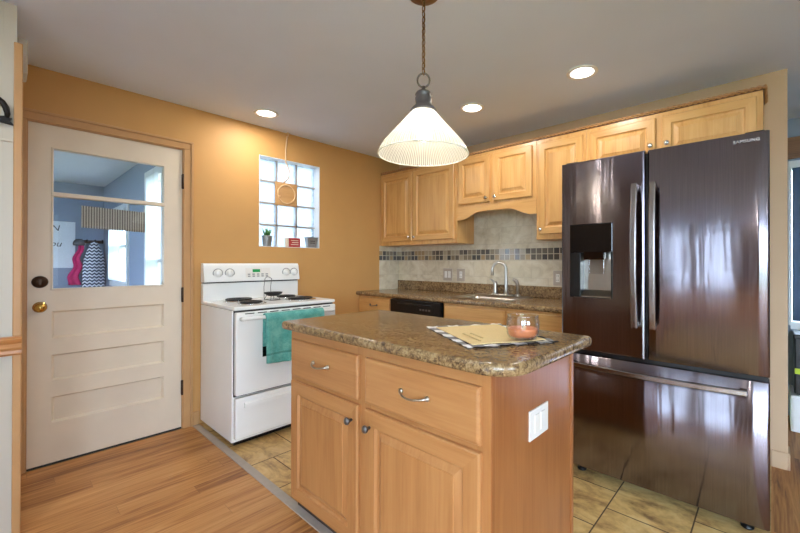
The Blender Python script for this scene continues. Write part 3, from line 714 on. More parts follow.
# coat rail, coat, scarf, cap
cr = thing('coat_rack', 'dark coat rail with hooks on the mudroom wall', 'coat rack', (MX, -2.25, 1.46))
MB().box(MX, MX + 0.02, -2.42, -2.13, 1.455, 1.495, 0.003).build('rail', 'bronze', cr)
for yy in (-2.38, -2.30, -2.22, -2.15):
    MB().tube([(MX + 0.02, yy, 1.475), (MX + 0.07, yy, 1.470), (MX + 0.085, yy, 1.50)], 0.008, 8).build('hook', 'wrought_iron', cr)
ct = MB()
def coatf(u, v):
    a = 2 * PI * u; z = 1.47 - v * 0.62
    r = 0.02 + 0.085 * math.sin(min(1.0, v * 1.9 + 0.05) * PI / 2)
    r *= 1 + 0.08 * math.sin(a * 5 + v * 3)
    return Vector((MX + 0.135 + 0.55 * r * math.cos(a), -2.240 + 1.0 * r * math.sin(a), z))
ct.grid(36, 12, coatf)
tag(recenter(ct.build('patterned_coat', 'chevron_cloth', weld=True)), 'navy and white chevron coat hanging in the mudroom', 'coat')
sc = MB().grid(10, 16, lambda u, v: Vector((MX + 0.045 + 0.012 * math.sin(u * 9), -2.385 - 0.10 * v + u * (0.05 + 0.07 * v) + 0.016 * math.sin(v * 14), 1.44 - 0.52 * v)))
o = sc.build('scarf', 'magenta_cloth'); o.modifiers.new('thick', 'SOLIDIFY').thickness = 0.01
tag(recenter(o), 'bright pink scarf hanging beside the chevron coat', 'scarf')
cp = MB().lathe([(0.0, 0.085), (0.03, 0.08), (0.052, 0.05), (0.058, 0.02), (0.054, 0.0)], (MX + 0.155, -2.385, 1.42), 'z', 20)
tag(recenter(cp.build('knit_cap', 'grey_cloth')), 'grey knit cap hung above the pink scarf', 'cap')
# striped mat hanging behind the door pane
sv = MB().grid(30, 6, lambda u, v: Vector((-0.072 + 0.003 * math.sin(u * 90), -2.712 + u * 0.330, 1.432 + v * 0.140 - 0.012 * u)))
o = sv.build('striped_valance', 'striped_slats'); o.modifiers.new('thick', 'SOLIDIFY').thickness = 0.004
for v in o.data.vertices: pass
tag(recenter(o), 'small grey striped valance hanging behind the door glass', 'valance')

# ground outside
struct(MB().box(-30, 30, -30, 30, -0.5, -0.4).build('ground', 'grass_ground'), 'dull green ground outside the windows', 'ground')

# ================================================================== CABINETS
def raised_door(mb, x0, x1, z0, z1, yb, t=0.018, fr=0.058):
    yf = yb - t
    def R(i, y): return (x0 + i, x1 - i, z0 + i, z1 - i, y)
    mb.rects([R(0, yb), R(0, yf + 0.005), R(0.005, yf)], 0, 0, cap1=False)
    mb.rects([R(0.005, yf), R(fr - 0.008, yf)], 0, 1, False, False)
    mb.rects([R(fr - 0.008, yf), R(fr - 0.002, yf + 0.010), R(fr + 0.005, yf + 0.0125), R(fr + 0.030, yf + 0.003), R(fr + 0.031, yf + 0.0005)], 0, 0, False, True)
def knob_mb(x, z, yf, r=0.015):
    return MB().lathe([(0.006, 0.0), (0.006, 0.012), (0.011, 0.016), (r, 0.021), (r, 0.026), (r * 0.8, 0.030), (0.0, 0.032)], (x, yf, z), '-y', 20)
def add_door(root, x0, x1, z0, z1, yb, knob, mats=('maple_upright', 'maple_level'), fr=0.058, kmat='brushed_nickel'):
    mb = MB(); raised_door(mb, x0, x1, z0, z1, yb, fr=fr); d = mb.build('door', list(mats), root, weld=True)
    if knob: knob_mb(knob[0], knob[1], yb - 0.018).build('knob', kmat, d)
    return d
def add_drawer(root, x0, x1, z0, z1, yb, mat, pull=None, name='drawer'):
    yf = yb - 0.018
    def R(i, y): return (x0 + i, x1 - i, z0 + i, z1 - i, y)
    mb = MB().rects([R(0, yb), R(0, yf + 0.006), R(0.003, yf + 0.002), (x0 + 0.010, x1 - 0.010, z0 + 0.010, z1 - 0.010, yf)])
    d = mb.build(name, mat, root)
    if pull:
        w, pm = pull; cx, cz = (x0 + x1) / 2, (z0 + z1) / 2
        pts = []
        for i in range(13):
            u = i / 12; pts.append((cx + (u - 0.5) * w, yf - 0.006 - 0.024 * math.sin(PI * u) ** 0.6, cz + 0.006 - 0.008 * math.sin(PI * u)))
        p = MB().tube(pts, [0.006] + [0.0038] * 11 + [0.006], 10)
        for sx in (-0.5, 0.5): p.lathe([(0.010, 0.0), (0.009, 0.006), (0.005, 0.009)], (cx + sx * w, yf, cz + 0.006), '-y', 14)
        p.build('pull', pm, d)
    return d
UY = -0.275      # upper face frame plane; doors stand 18 mm proud
UZ0, UZ1 = 1.392, 2.168
def upper(name, label, x0, x1, z0, z1, doors, depth=UY):
    r = thing(name, label, 'cabinet', ((x0 + x1) / 2, 0, z0), 'maple upper cabinets')
    MB().box(x0, x1, depth, -0.008, z0, z1, 0.0015).build('carcass', 'maple_upright', r)
    for (a, b, c, d, kn) in doors: add_door(r, a, b, c, d, depth, kn, kmat='chrome')
    return r
upper('upper_cabinet', 'maple upper cabinet with two doors beside the tan wall', 0.002, 1.060, UZ0, UZ1,
      [(0.028, 0.487, 1.432, 2.134, (0.462, 1.468)), (0.509, 1.030, 1.432, 2.134, (0.536, 1.468))])
uc2 = upper('upper_cabinet', 'short maple upper cabinet with arched valance above the sink', 1.062, 1.845, 1.70, UZ1,
      [(1.084, 1.420, 1.735, 2.140, (1.394, 1.766)), (1.458, 1.812, 1.735, 2.140, (1.484, 1.766))])
pts = [(1.062, 1.715), (1.062, 1.598), (1.125, 1.598)]
for i in range(1, 20):
    u = i / 20; sh = 0.5 - 0.5 * math.cos(min(1, u / 0.28, (1 - u) / 0.28) * PI)
    pts.append((1.125 + u * 0.657, 1.603 + 0.052 * sh + 0.006 * math.sin(PI * u)))
pts += [(1.782, 1.598), (1.845, 1.598), (1.845, 1.715)]
MB().prism(pts, 'y', UY - 0.001, UY + 0.019).build('arched_valance', 'maple_level', uc2)
upper('upper_cabinet', 'narrow maple upper cabinet with one door left of the refrigerator', 1.847, 2.232, UZ0, UZ1,
      [(1.870, 2.210, 1.432, 2.134, (1.895, 1.468))])
upper('upper_cabinet', 'wide short maple cabinet with two doors above the refrigerator', 2.234, 3.194, 1.845, UZ1,
      [(2.256, 2.672, 1.872, 2.138, (2.646, 1.960)), (2.708, 3.168, 1.872, 2.138, (2.738, 1.960))])
# twisted rope moulding along the cabinet tops
mb = MB()
def rope(p0, p1, r=0.0100):
    p0, p1 = Vector(p0), Vector(p1); L = (p1 - p0).length; d = (p1 - p0).normalized()
    a = Vector((0, 0, 1)); b = d.cross(a); pit = 0.058; n = int(L / pit * 10)
    for ph in (0, PI):
        mb.tube([p0 + d * (L * i / n) + (a * math.cos(ph + 2 * PI * L * i / n / pit) + b * math.sin(ph + 2 * PI * L * i / n / pit)) * r * 0.66 for i in range(n + 1)], r * 0.56, 6)
mb.box(0.004, 3.200, UY - 0.006, UY + 0.02, UZ1 + 0.0005, UZ1 + 0.022, mi=1)
mb.box(3.190, 3.199, UY + 0.02, -0.004, UZ1 + 0.0005, UZ1 + 0.022, mi=1)
rope((0.012, UY - 0.010, UZ1 + 0.013), (3.206, UY - 0.010, UZ1 + 0.013)); rope((3.202, UY - 0.004, UZ1 + 0.013), (3.202, -0.012, UZ1 + 0.013))
tag(recenter(mb.build('rope_moulding', ['rope_wood', 'dark_maple'])), 'twisted rope moulding running along the upper cabinet tops', 'moulding')

# base run along the back wall
BYF = -0.572; BT = 0.877
def base_cab(label, x0, x1, hollow=False):
    r = thing('base_cabinet', label, 'cabinet', ((x0 + x1) / 2, BYF / 2, 0), 'maple base cabinets')
    c = MB()
    if hollow:
        for (a, b, y0, y1, z0, z1) in ((x0, x0 + 0.006, BYF, -0.002, 0.10, BT), (x1 - 0.018, x1, BYF, -0.002, 0.10, BT), (x0, x1, BYF, -0.002, 0.10, 0.118), (x0, x1, -0.012, -0.002, 0.10, BT),
                                       (x0, x1, BYF, BYF + 0.02, 0.10, BT)): c.box(a, b, y0, y1, z0, z1)
    else: c.box(x0, x1, BYF, -0.002, 0.10, BT, 0.0015)
    c.build('carcass', 'maple_upright', r)
    MB().box(x0, x1, BYF + 0.06, -0.002, 0.0, 0.10).build('toe_kick', 'toe_kick_dark', r)
    return r
r = base_cab('maple base cabinet with one drawer in the wall corner', 0.002, 0.505)
add_drawer(r, 0.03, 0.485, 0.715, 0.855, BYF, 'maple_level', (0.10, 'pewter')); add_door(r, 0.03, 0.485, 0.125, 0.695, BYF, (0.455, 0.62), kmat='pewter')
r = base_cab('maple sink base cabinet with two false drawer fronts', 1.146, 2.285, True)
add_drawer(r, 1.166, 1.738, 0.715, 0.855, BYF, 'maple_level', name='drawer_front'); d2 = add_drawer(r, 1.762, 2.265, 0.715, 0.855, BYF, 'maple_level', name='drawer_front')
knob_mb(2.02, 0.785, BYF - 0.018).build('knob', 'chrome', d2)
add_door(r, 1.166, 1.738, 0.125, 0.695, BYF, (1.70, 0.62)); add_door(r, 1.762, 2.265, 0.125, 0.695, BYF, (1.80, 0.62))
# dishwasher
dw = thing('dishwasher', 'black dishwasher under the counter between maple cabinets', 'dishwasher', (0.825, -0.3, 0))
MB().box(0.512, 1.140, BYF, -0.01, 0.10, BT - 0.002).build('tub', 'black_plastic', dw)
MB().box(0.516, 1.136, BYF - 0.022, BYF, 0.12, 0.735, 0.004).build('door', 'black_glass', dw)
cp = MB().box(0.516, 1.136, BYF - 0.030, BYF, 0.742, 0.868, 0.005); cp.box(0.86, 1.07, BYF - 0.033, BYF - 0.029, 0.765, 0.825, 0.002)
cp.tube([(0.62, BYF - 0.033, 0.838), (1.03, BYF - 0.033, 0.838)], 0.006, 8)
cp = cp.build('control_panel', 'black_plastic', dw)
for i in range(4): MB().box(0.90 + i * 0.035, 0.922 + i * 0.035, BYF - 0.036, BYF - 0.033, 0.788, 0.804, 0.001).build('button', 'pewter', cp)
MB().box(0.516, 1.136, BYF + 0.05, -0.02, 0.0, 0.10).build('toe_kick', 'toe_kick_dark', dw)
# worktop with a sink cut-out
SX0, SX1, SY0, SY1 = 1.155, 1.72, -0.525, -0.055
CT0, CT1, CYF = 0.877, 0.915, -0.612
mb = MB()
mb.box(0.002, SX0 + 0.02, CYF + 0.02, -0.002, CT0, CT1); mb.box(SX1 - 0.02, 2.30, CYF + 0.02, -0.002, CT0, CT1)
mb.box(SX0 + 0.02, SX1 - 0.02, CYF + 0.02, SY0 + 0.02, CT0, CT1); mb.box(SX0 + 0.02, SX1 - 0.02, SY1 - 0.02, -0.002, CT0, CT1)
pr = [(CYF + 0.02, CT0)] + [(CYF + 0.014 - 0.014 * math.sin(a), (CT0 + CT1) / 2 - 0.019 * math.cos(a)) for a in [i * PI / 10 for i in range(11)]] + [(CYF + 0.02, CT1)]
mb.prism(pr, 'x', 0.002, 2.30)
mb.box(0.009, 2.30, -0.028, -0.008, CT1, 1.012, 0.004)
tag(recenter(mb.build('countertop', 'granite_laminate')), 'brown speckled worktop along the back wall holding the sink', 'countertop')
# sink
sk = thing('sink', 'stainless drop in sink set in the back worktop', 'sink', ((SX0 + SX1) / 2, (SY0 + SY1) / 2, 0.75))
mb = MB(); rim = []
def RR(x0, x1, y0, y1, z, r, n=5):
    out = []
    for (cx, cy, a0) in ((x1 - r, y1 - r, 0), (x0 + r, y1 - r, PI / 2), (x0 + r, y0 + r, PI), (x1 - r, y0 + r, 1.5 * PI)):
        for i in range(n + 1):
            a = a0 + i * PI / 2 / n; out.append(mb.bm.verts.new((cx + r * math.cos(a), cy + r * math.sin(a), z)))
    return out
rings = [RR(SX0, SX1, SY0, SY1, CT1 + 0.001, 0.03), RR(SX0 + 0.004, SX1 - 0.004, SY0 + 0.004, SY1 - 0.004, CT1 + 0.006, 0.03), RR(SX0 + 0.025, SX1 - 0.025, SY0 + 0.025, SY1 - 0.09, CT1 + 0.005, 0.05),
         RR(SX0 + 0.035, SX1 - 0.035, SY0 + 0.035, SY1 - 0.10, CT1 - 0.03, 0.05), RR(SX0 + 0.045, SX1 - 0.045, SY0 + 0.045, SY1 - 0.11, 0.77, 0.06), RR(SX0 + 0.10, SX1 - 0.10, SY0 + 0.10, SY1 - 0.16, 0.755, 0.05)]
for A, B in zip(rings, rings[1:]):
    for i in range(len(A)):
        q = mb.bm.faces.new((A[i], A[(i + 1) % len(A)], B[(i + 1) % len(A)], B[i])); q.smooth = True
mb.bm.faces.new(rings[-1])
mb.build('bowl', 'brushed_nickel', sk)
MB().lathe([(0.045, 0.0), (0.045, 0.004), (0.03, 0.006), (0.0, 0.004)], ((SX0 + SX1) / 2, -0.33, 0.756), 'z', 24).build('drain', 'chrome', sk)
# faucet
fx, fy, fz = 1.470, -0.100, CT1 + 0.006
fa = thing('faucet', 'brushed nickel gooseneck faucet with lever behind the sink', 'faucet', (fx, fy, fz))
MB().box(fx - 0.135, fx + 0.080, fy - 0.028, fy + 0.028, fz, fz + 0.012, 0.005).build('base_plate', 'brushed_nickel', fa)
pts = [(fx, fy, fz + 0.01), (fx, fy, fz + 0.06), (fx, fy, fz + 0.18)]
Rg = 0.060
dirv = Vector((-0.90, -0.44, 0))
for i in range(15):
    a = PI * i / 14 * 1.02; pts.append(tuple(Vector((fx, fy, fz + 0.232)) + dirv * (Rg * (1 - math.cos(a))) + Vector((0, 0, Rg * math.sin(a)))))
e = Vector(pts[-1]); pts.append(tuple(e + Vector((0, 0, -0.05))))
MB().tube(pts, [0.022, 0.016] + [0.0125] * 15 + [0.014, 0.015], 14).build('spout', 'brushed_nickel', fa)
lx = fx - 0.110
MB().lathe([(0.026, 0.0), (0.022, 0.02), (0.017, 0.07), (0.019, 0.095), (0.013, 0.112), (0.0, 0.115)], (lx, fy, fz + 0.01), 'z', 20).tube(
    [(lx, fy, fz + 0.105), (lx - 0.02, fy - 0.01, fz + 0.128), (lx - 0.045, fy - 0.02, fz + 0.145)], [0.013, 0.010, 0.006], 10).build('lever', 'brushed_nickel', fa)
sp = thing('side_sprayer', 'brushed nickel side sprayer right of the gooseneck faucet', 'sprayer', (1.585, -0.100, fz))
MB().lathe([(0.026, 0.0), (0.024, 0.012), (0.015, 0.022)], (1.585, -0.100, fz), 'z', 20).build('collar', 'brushed_nickel', sp)
MB().tube([(1.585, -0.100, fz + 0.015), (1.585, -0.100, fz + 0.10), (1.578, -0.110, fz + 0.130), (1.550, -0.125, fz + 0.150)], [0.013, 0.015, 0.017, 0.013], 12).build('spray_head', 'brushed_nickel', sp)
# outlets on the backsplash
def plate(name, label, cx, cz, w, h, mat, kinds):
    r = thing(name, label, 'electrical plate', (cx, -0.008, cz - h / 2))
    MB().box(cx - w / 2, cx + w / 2, -0.014, -0.008, cz - h / 2, cz + h / 2, 0.003).build('cover_plate', mat, r)
    n = len(kinds)
    for i, kd in enumerate(kinds):
        px = cx + (i - (n - 1) / 2) * 0.046
        if kd == 's': MB().box(px - 0.016, px + 0.016, -0.018, -0.013, cz - 0.033, cz + 0.033, 0.002).build('rocker', 'outlet_white', r)
        else:
            MB().box(px - 0.016, px + 0.016, -0.016, -0.013, cz - 0.033, cz + 0.033, 0.002).build('socket', 'outlet_white', r)
            for dz in (-0.018, 0.018):
                for dx in (-0.0065, 0.0065): MB().box(px + dx - 0.0015, px + dx + 0.0015, -0.0168, -0.0158, cz + dz - 0.005, cz + dz + 0.005).build('slot', 'slot_dark', r)
plate('switch_plate', 'taupe double switch plate on the backsplash left of faucet', 0.736, 1.090, 0.118, 0.124, 'outlet_taupe', 'ss')
plate('outlet_plate', 'taupe outlet plate between the switches and faucet', 0.905, 1.090, 0.100, 0.122, 'outlet_taupe', 'o')
plate('outlet_plate', 'grey outlet plate on backsplash beside the refrigerator', 1.906, 1.085, 0.080, 0.124, 'outlet_taupe', 'o')

# ================================================================== STOVE
SY_0, SY_1 = -2.056, -1.297; SCX = 0.61
st = thing('stove', 'white electric coil stove with backguard against the tan wall', 'stove', (0.32, (SY_0 + SY_1) / 2, 0))
MB().box(0.02, SCX - 0.012, SY_0, SY_1, 0.035, 0.895, 0.004).build('body', 'white_enamel', st)
MB().box(0.06, SCX - 0.05, SY_0 + 0.03, SY_1 - 0.03, 0.0, 0.04).build('plinth', 'black_plastic', st)
mb = MB().box(0.05, SCX + 0.026, SY_0 - 0.002, SY_1 + 0.002, 0.897, 0.922, 0.009, seg=3)
mb.build('cooktop', 'white_enamel', st)
MB().box(SCX - 0.011, SCX + 0.004, SY_0 + 0.008, SY_1 - 0.008, 0.335, 0.895).build('front_frame', 'slot_dark', st)
# backguard: lower slab, dark reveal, sloping control panel
MB().box(0.02, 0.068, SY_0, SY_1, 0.90, 1.052, 0.004).build('backguard', 'white_enamel', st)
MB().box(0.022, 0.062, SY_0 + 0.004, SY_1 - 0.004, 1.050, 1.064).build('vent_slot', 'black_plastic', st)
cpn = MB().prism([(0.02, 1.062), (0.092, 1.062), (0.094, 1.070), (0.074, 1.185), (0.064, 1.202), (0.02, 1.204)], 'y', SY_0, SY_1).build('control_panel', 'white_enamel', st)
def on_panel(u, z, d=0.0):   # point on the sloping face
    k = (z - 1.070) / (1.185 - 1.070); return Vector((0.094 - 0.020 * k + d, SY_0 + u, z))
kn0 = None
for i, u in enumerate((0.095, 0.180, 0.640, 0.710)):
    kp = on_panel(u, 1.128)
    MB().lathe([(0.036, 0.0), (0.036, 0.0022), (0.030, 0.003), (0.0, 0.003)], kp, 'x', 26).build('knob_shade_ring', 'galvanised', st)  # grey skirt ring, puts the shading round each knob into colour
    kb = MB().lathe([(0.030, 0.0), (0.030, 0.006), (0.022, 0.010), (0.021, 0.026), (0.017, 0.030), (0.0, 0.030)], kp, 'x', 26)
    kb.box(kp.x + 0.028, kp.x + 0.036, kp.y - 0.004, kp.y + 0.004, kp.z - 0.019, kp.z + 0.019, 0.002)
    kb.build('knob', 'white_enamel', st)
p0 = on_panel(0.385, 1.128)
dp = MB().prism([(on_panel(0, 1.090).x + 0.001, 1.090), (on_panel(0, 1.166).x + 0.001, 1.166), (on_panel(0, 1.166).x - 0.004, 1.166), (on_panel(0, 1.090).x - 0.004, 1.090)], 'y', SY_0 + 0.30, SY_0 + 0.50).build('clock_panel', 'outlet_white', st)
MB().prism([(on_panel(0, 1.132).x + 0.0022, 1.132), (on_panel(0, 1.156).x + 0.0022, 1.156), (on_panel(0, 1.156).x - 0.002, 1.156), (on_panel(0, 1.132).x - 0.002, 1.132)], 'y', SY_0 + 0.355, SY_0 + 0.415).build('clock_display', 'clock_green', dp)
for i in range(5):
    for j in range(2):
        q = on_panel(0.325 + i * 0.036, 1.100 + j * 0.016)
        MB().box(q.x - 0.002, q.x + 0.003, q.y - 0.010, q.y + 0.010, q.z - 0.0045, q.z + 0.0045, 0.001).build('button', 'galvanised', dp)
# oven door
od = MB().box(SCX + 0.004, SCX + 0.042, SY_0 + 0.006, SY_1 - 0.006, 0.348, 0.886, 0.008, seg=3).build('oven_door', 'white_enamel', st)
MB().box(SCX + 0.0425, SCX + 0.0445, SY_0 + 0.175, SY_1 - 0.175, 0.575, 0.740, 0.0008).build('oven_window', 'black_glass', od)
hd = MB()
pts = [(SCX + 0.042, SY_0 + 0.035, 0.842), (SCX + 0.070, SY_0 + 0.045, 0.846), (SCX + 0.076, SY_0 + 0.08, 0.847)]
pts += [(SCX + 0.078, SY_0 + 0.08 + 0.598 * i / 8, 0.847) for i in range(1, 8)] + [(SCX + 0.076, SY_1 - 0.08, 0.847), (SCX + 0.070, SY_1 - 0.045, 0.846), (SCX + 0.042, SY_1 - 0.035, 0.842)]
hd.tube(pts, 0.013, 12); hd.build('handle', 'white_enamel', od)
vs = MB()
for i in range(8): vs.box(SCX + 0.041, SCX + 0.0435, SY_0 + 0.06 + i * 0.083, SY_0 + 0.12 + i * 0.083, 0.872, 0.878)
vs.build('vent_slots', 'slot_dark', od)
dwn = MB().box(SCX + 0.000, SCX + 0.036, SY_0 + 0.006, SY_1 - 0.006, 0.065, 0.330, 0.008, seg=3)
dwn.prism([(SCX + 0.034, 0.262), (SCX + 0.052, 0.268), (SCX + 0.050, 0.290), (SCX + 0.034, 0.300)], 'y', SY_0 + 0.06, SY_1 - 0.06)
dwn.build('storage_drawer', 'white_enamel', st)
# burners
def burner(x, y, R):
    b = MB().lathe([(R + 0.018, 0.0), (R + 0.019, 0.004), (R + 0.010, 0.005), (R * 0.7, -0.0005), (0.02, -0.0005), (0.0, 0.0)], (x, y, 0.9225), 'z', 36).build('drip_pan', 'chrome', st)
    n = 90; turns = 4 if R < 0.09 else 5
    pts = []
    for i in range(n + 1):
        u = i / n; a = 2 * PI * turns * u; rr = 0.018 + (R - 0.018) * u; pts.append((x + rr * math.cos(a), y + rr * math.sin(a), 0.934))
    MB().tube(pts, 0.0062, 6).build('coil', 'black_coil', b)
burner(0.215, -1.855, 0.096); burner(0.475, -1.875, 0.076); burner(0.205, -1.475, 0.076); burner(0.450, -1.485, 0.096)
# wire spoon rest standing at the back of the cooktop
ws = thing('spoon_rest', 'black wire spoon rest standing on the cooktop middle', 'spoon rest', (0.34, -1.665, 0.922))
MB().lathe([(0.0, 0.004), (0.035, 0.004), (0.062, 0.020), (0.068, 0.032), (0.064, 0.032), (0.034, 0.010), (0.0, 0.010)], (0.34, -1.655, 0.950), 'z', 28).build('bowl', 'black_coil', ws)
mb = MB()
for dy in (-0.035, 0.018): mb.tube([(0.285, -1.665 + dy, 0.925), (0.28, -1.665 + dy, 1.02), (0.28, -1.665 + dy + 0.008, 1.085)], 0.0022, 8)
mb.tube([(0.28, -1.692, 1.085), (0.28, -1.680, 1.098), (0.28, -1.662, 1.098), (0.28, -1.639, 1.085)], 0.0022, 8)
mb.tube([(0.285, -1.70, 0.925), (0.39, -1.70, 0.925), (0.39, -1.625, 0.925), (0.285, -1.625, 0.925)], 0.0022, 8, closed=True)
for dx in (0.39, 0.285):
    for yy in (-1.70, -1.625): mb.tube([(dx, yy, 0.925), (dx + (0.34 - dx) * 0.25, yy + (-1.655 - yy) * 0.3, 0.958)], 0.0022, 8)
mb.build('wire_frame', 'pewter', ws)
# teal towel over the oven handle
TY0, TY1 = -1.885, -1.445; hx, hz_ = SCX + 0.078, 0.847
def towf(u, v):
    # v 0 back hem -> over the bar -> front hem
    y = TY0 + u * (TY1 - TY0)
    wav = 0.006 * math.sin(u * 17 + 1) + 0.004 * math.sin(u * 41)
    Lb, La, Lf = 0.20, PI * 0.022, 0.305 + 0.012 * math.sin(u * 5)
    s_ = v * (Lb + La + Lf)
    if s_ < Lb:
        return Vector((hx - 0.021 + 0.3 * wav * (1 - s_ / Lb), y, hz_ - Lb + s_))
    if s_ < Lb + La:
        a = PI - (s_ - Lb) / La * PI
        return Vector((hx + 0.022 * math.cos(a), y, hz_ + 0.022 * math.sin(a)))
    d = s_ - Lb - La
    return Vector((hx + 0.022 + wav * min(1, d * 6) + 0.004, y + 0.02 * d * math.sin(u * 3), hz_ - d))
mb = MB().grid(44, 48, towf); o = mb.build('towel', 'teal_terry'); sm = o.modifiers.new('thick', 'SOLIDIFY'); sm.thickness = 0.007; sm.offset = 0
tag(o, 'teal terry towel draped over the white oven handle', 'towel')

# ================================================================== ISLAND
IX0, IX1, IYF, IYB, IZ = 1.445, 2.605, -2.100, -1.485, 0.884
isl = thing('island_cabinet', 'maple kitchen island cabinet with two drawers and two doors', 'island cabinet', ((IX0 + IX1) / 2, (IYF + IYB) / 2, 0))
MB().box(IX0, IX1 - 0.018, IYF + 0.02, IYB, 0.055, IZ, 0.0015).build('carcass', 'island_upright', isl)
MB().box(IX0 + 0.01, IX1 - 0.018, IYF + 0.03, IYB, 0.0, 0.055).build('toe_kick', 'toe_kick_dark', isl)
IM = ['island_upright', 'island_level']
L0, L1, R0, R1 = 1.470, 1.990, 2.036, 2.576
mb = MB()
mb.box(IX0, L0 + 0.02, IYF, IYF + 0.02, 0.055, IZ).box(L1 - 0.02, R0 + 0.02, IYF, IYF + 0.02, 0.055, IZ).box(R1 - 0.02, IX1, IYF, IYF + 0.02, 0.055, IZ)
for (a, b) in ((L0 + 0.02, L1 - 0.02), (R0 + 0.02, R1 - 0.02)):
    for (c, d) in ((0.055, 0.10), (0.63, 0.68), (0.825, IZ)): mb.box(a, b, IYF, IYF + 0.02, c, d, mi=1)
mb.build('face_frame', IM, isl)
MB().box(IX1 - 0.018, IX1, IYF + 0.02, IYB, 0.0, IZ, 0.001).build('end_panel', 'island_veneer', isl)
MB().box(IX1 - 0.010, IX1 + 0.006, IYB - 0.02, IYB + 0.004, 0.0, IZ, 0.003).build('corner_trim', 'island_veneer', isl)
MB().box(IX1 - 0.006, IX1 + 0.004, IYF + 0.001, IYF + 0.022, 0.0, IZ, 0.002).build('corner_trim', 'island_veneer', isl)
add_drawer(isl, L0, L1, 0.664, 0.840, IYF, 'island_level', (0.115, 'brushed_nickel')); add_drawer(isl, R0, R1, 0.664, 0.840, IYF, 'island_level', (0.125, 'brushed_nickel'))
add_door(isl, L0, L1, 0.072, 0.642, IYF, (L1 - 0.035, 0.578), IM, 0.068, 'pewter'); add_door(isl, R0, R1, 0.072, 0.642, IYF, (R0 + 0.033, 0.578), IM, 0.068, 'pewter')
op = MB().box(IX1, IX1 + 0.006, -1.865, -1.722, 0.600, 0.703, 0.002).build('outlet_plate', 'outlet_white', isl)
for yy in (-1.816, -1.770):
    MB().box(IX1 + 0.005, IX1 + 0.009, yy - 0.016, yy + 0.016, 0.620, 0.683, 0.002).build('rocker', 'outlet_white', op)
# island worktop with clipped corners and a bullnose edge
X0, X1, Y0, Y1, ZT, ZB = 1.400, 2.697, -2.142, -1.500, 0.922, 0.884
def outline(ins):
    pts = []
    def cor(cx, cy, r, a0, n):
        for i in range(n + 1):
            a = a0 + PI / 2 * i / n; pts.append((cx + (r - ins) * math.cos(a), cy + (r - ins) * math.sin(a)))
    cor(X1 - 0.022, Y1 - 0.022, 0.022, 0, 5); cor(X0 + 0.03, Y1 - 0.03, 0.03, PI / 2, 5)
    cor(X0 + 0.035, Y0 + 0.035, 0.035, PI, 6); cor(X1 - 0.115, Y0 + 0.115, 0.115, 1.5 * PI, 10)
    return pts
mb = MB(); rings = []
for (ins, z) in ((0.010, ZB), (0.003, ZB + 0.003), (0.0, ZB + 0.010), (0.0, ZT - 0.012), (0.003, ZT - 0.005), (0.008, ZT - 0.001), (0.014, ZT)):
    rings.append([mb.bm.verts.new((x, y, z)) for (x, y) in outline(ins)])
for A, B in zip(rings, rings[1:]):
    for i in range(len(A)):
        q = mb.bm.faces.new((A[i], A[(i + 1) % len(A)], B[(i + 1) % len(A)], B[i])); q.smooth = True
mb.bm.faces.new(rings[0][::-1]); mb.bm.faces.new(rings[-1])
tag(recenter(mb.build('countertop', 'granite_laminate')), 'brown speckled island worktop with rounded corners under placemat', 'countertop')

# placemat with buffalo check ruffle
A_ = Vector((2.072, -1.800)); B_ = Vector((2.462, -2.018)); C_ = Vector((2.655, -1.722)); D_ = A_ + (C_ - B_)
PZ = ZT + 0.0015
def matp(u, v, dz=0.0):
    p = A_ + (B_ - A_) * u + (D_ - A_) * v
    return Vector((p.x, p.y, PZ + dz))
pm = thing('placemat', 'cream burlap placemat with black and white check border on island', 'placemat', (2.35, -1.77, ZT))
LU, LV = (B_ - A_).length, (D_ - A_).length; bu, bv = 0.034 / LU, 0.034 / LV
mb = MB(); N = 40
mb.grid(N, N, lambda u, v: matp(bu + u * (1 - 2 * bu), bv + v * (1 - 2 * bv), 0.004 + 0.0025 * math.sin(u * 9) * math.sin(v * 7) + 0.003 * v * (0.5 + 0.5 * math.sin(u * 21))))
o = mb.build('cloth', 'burlap', pm); o.modifiers.new('thick', 'SOLIDIFY').thickness = 0.002
mb = MB(); uvl = mb.bm.loops.layers.uv.new('UVMap')
def border(u0, u1, v0, v1, nu, nv):
    def fn(u, v):
        uu = u0 + u * (u1 - u0); vv = v0 + v * (v1 - v0)
        e = min(uu * LU, (1 - uu) * LU, vv * LV, (1 - vv) * LV)
        q = matp(uu, vv, 0.0015 + 0.0025 * (0.5 + 0.5 * math.sin(uu * 60 + vv * 50)) * (1 if e < 0.02 else 0.4)); return q
    n0 = len(mb.bm.faces); mb.grid(nu, nv, fn)
border(0, 1, 0, bv, 60, 4); border(0, 1, 1 - bv, 1, 60, 4); border(0, bu, bv, 1 - bv, 4, 40); border(1 - bu, 1, bv, 1 - bv, 4, 40)
ud = (B_ - A_).normalized(); vd = (D_ - A_).normalized(); o0 = Vector((2.35, -1.77))
for fce in mb.bm.faces:
    for lp in fce.loops:
        d = Vector((lp.vert.co.x, lp.vert.co.y)) - A_
        du, dv = d.dot(ud), d.dot(vd); lp[uvl].uv = (min(du, LU - du) / 0.098, min(dv, LV - dv) / 0.098)
o = mb.build('ruffle', 'buffalo_check', pm); o['label'] = 'black and white buffalo check border'; o.modifiers.new('thick', 'SOLIDIFY').thickness = 0.0015
# faint printed words, illegible in the photograph: two rows of short strokes
mb = MB()
for row, (v, ln) in enumerate(((0.29, 7), (0.20, 10))):
    for i in range(ln):
        u = 0.52 + i * 0.035 + 0.01 * random.random()
        p = matp(u, v, 0.0092); q = matp(u + 0.024, v + 0.006, 0.0092)
        mb.tube([p, (p + q) / 2 + Vector((0, 0, 0.0)) + Vector((0.004, 0.006, 0)), q], 0.0016, 5)
mb.build('faded_print', 'print_brown', pm)
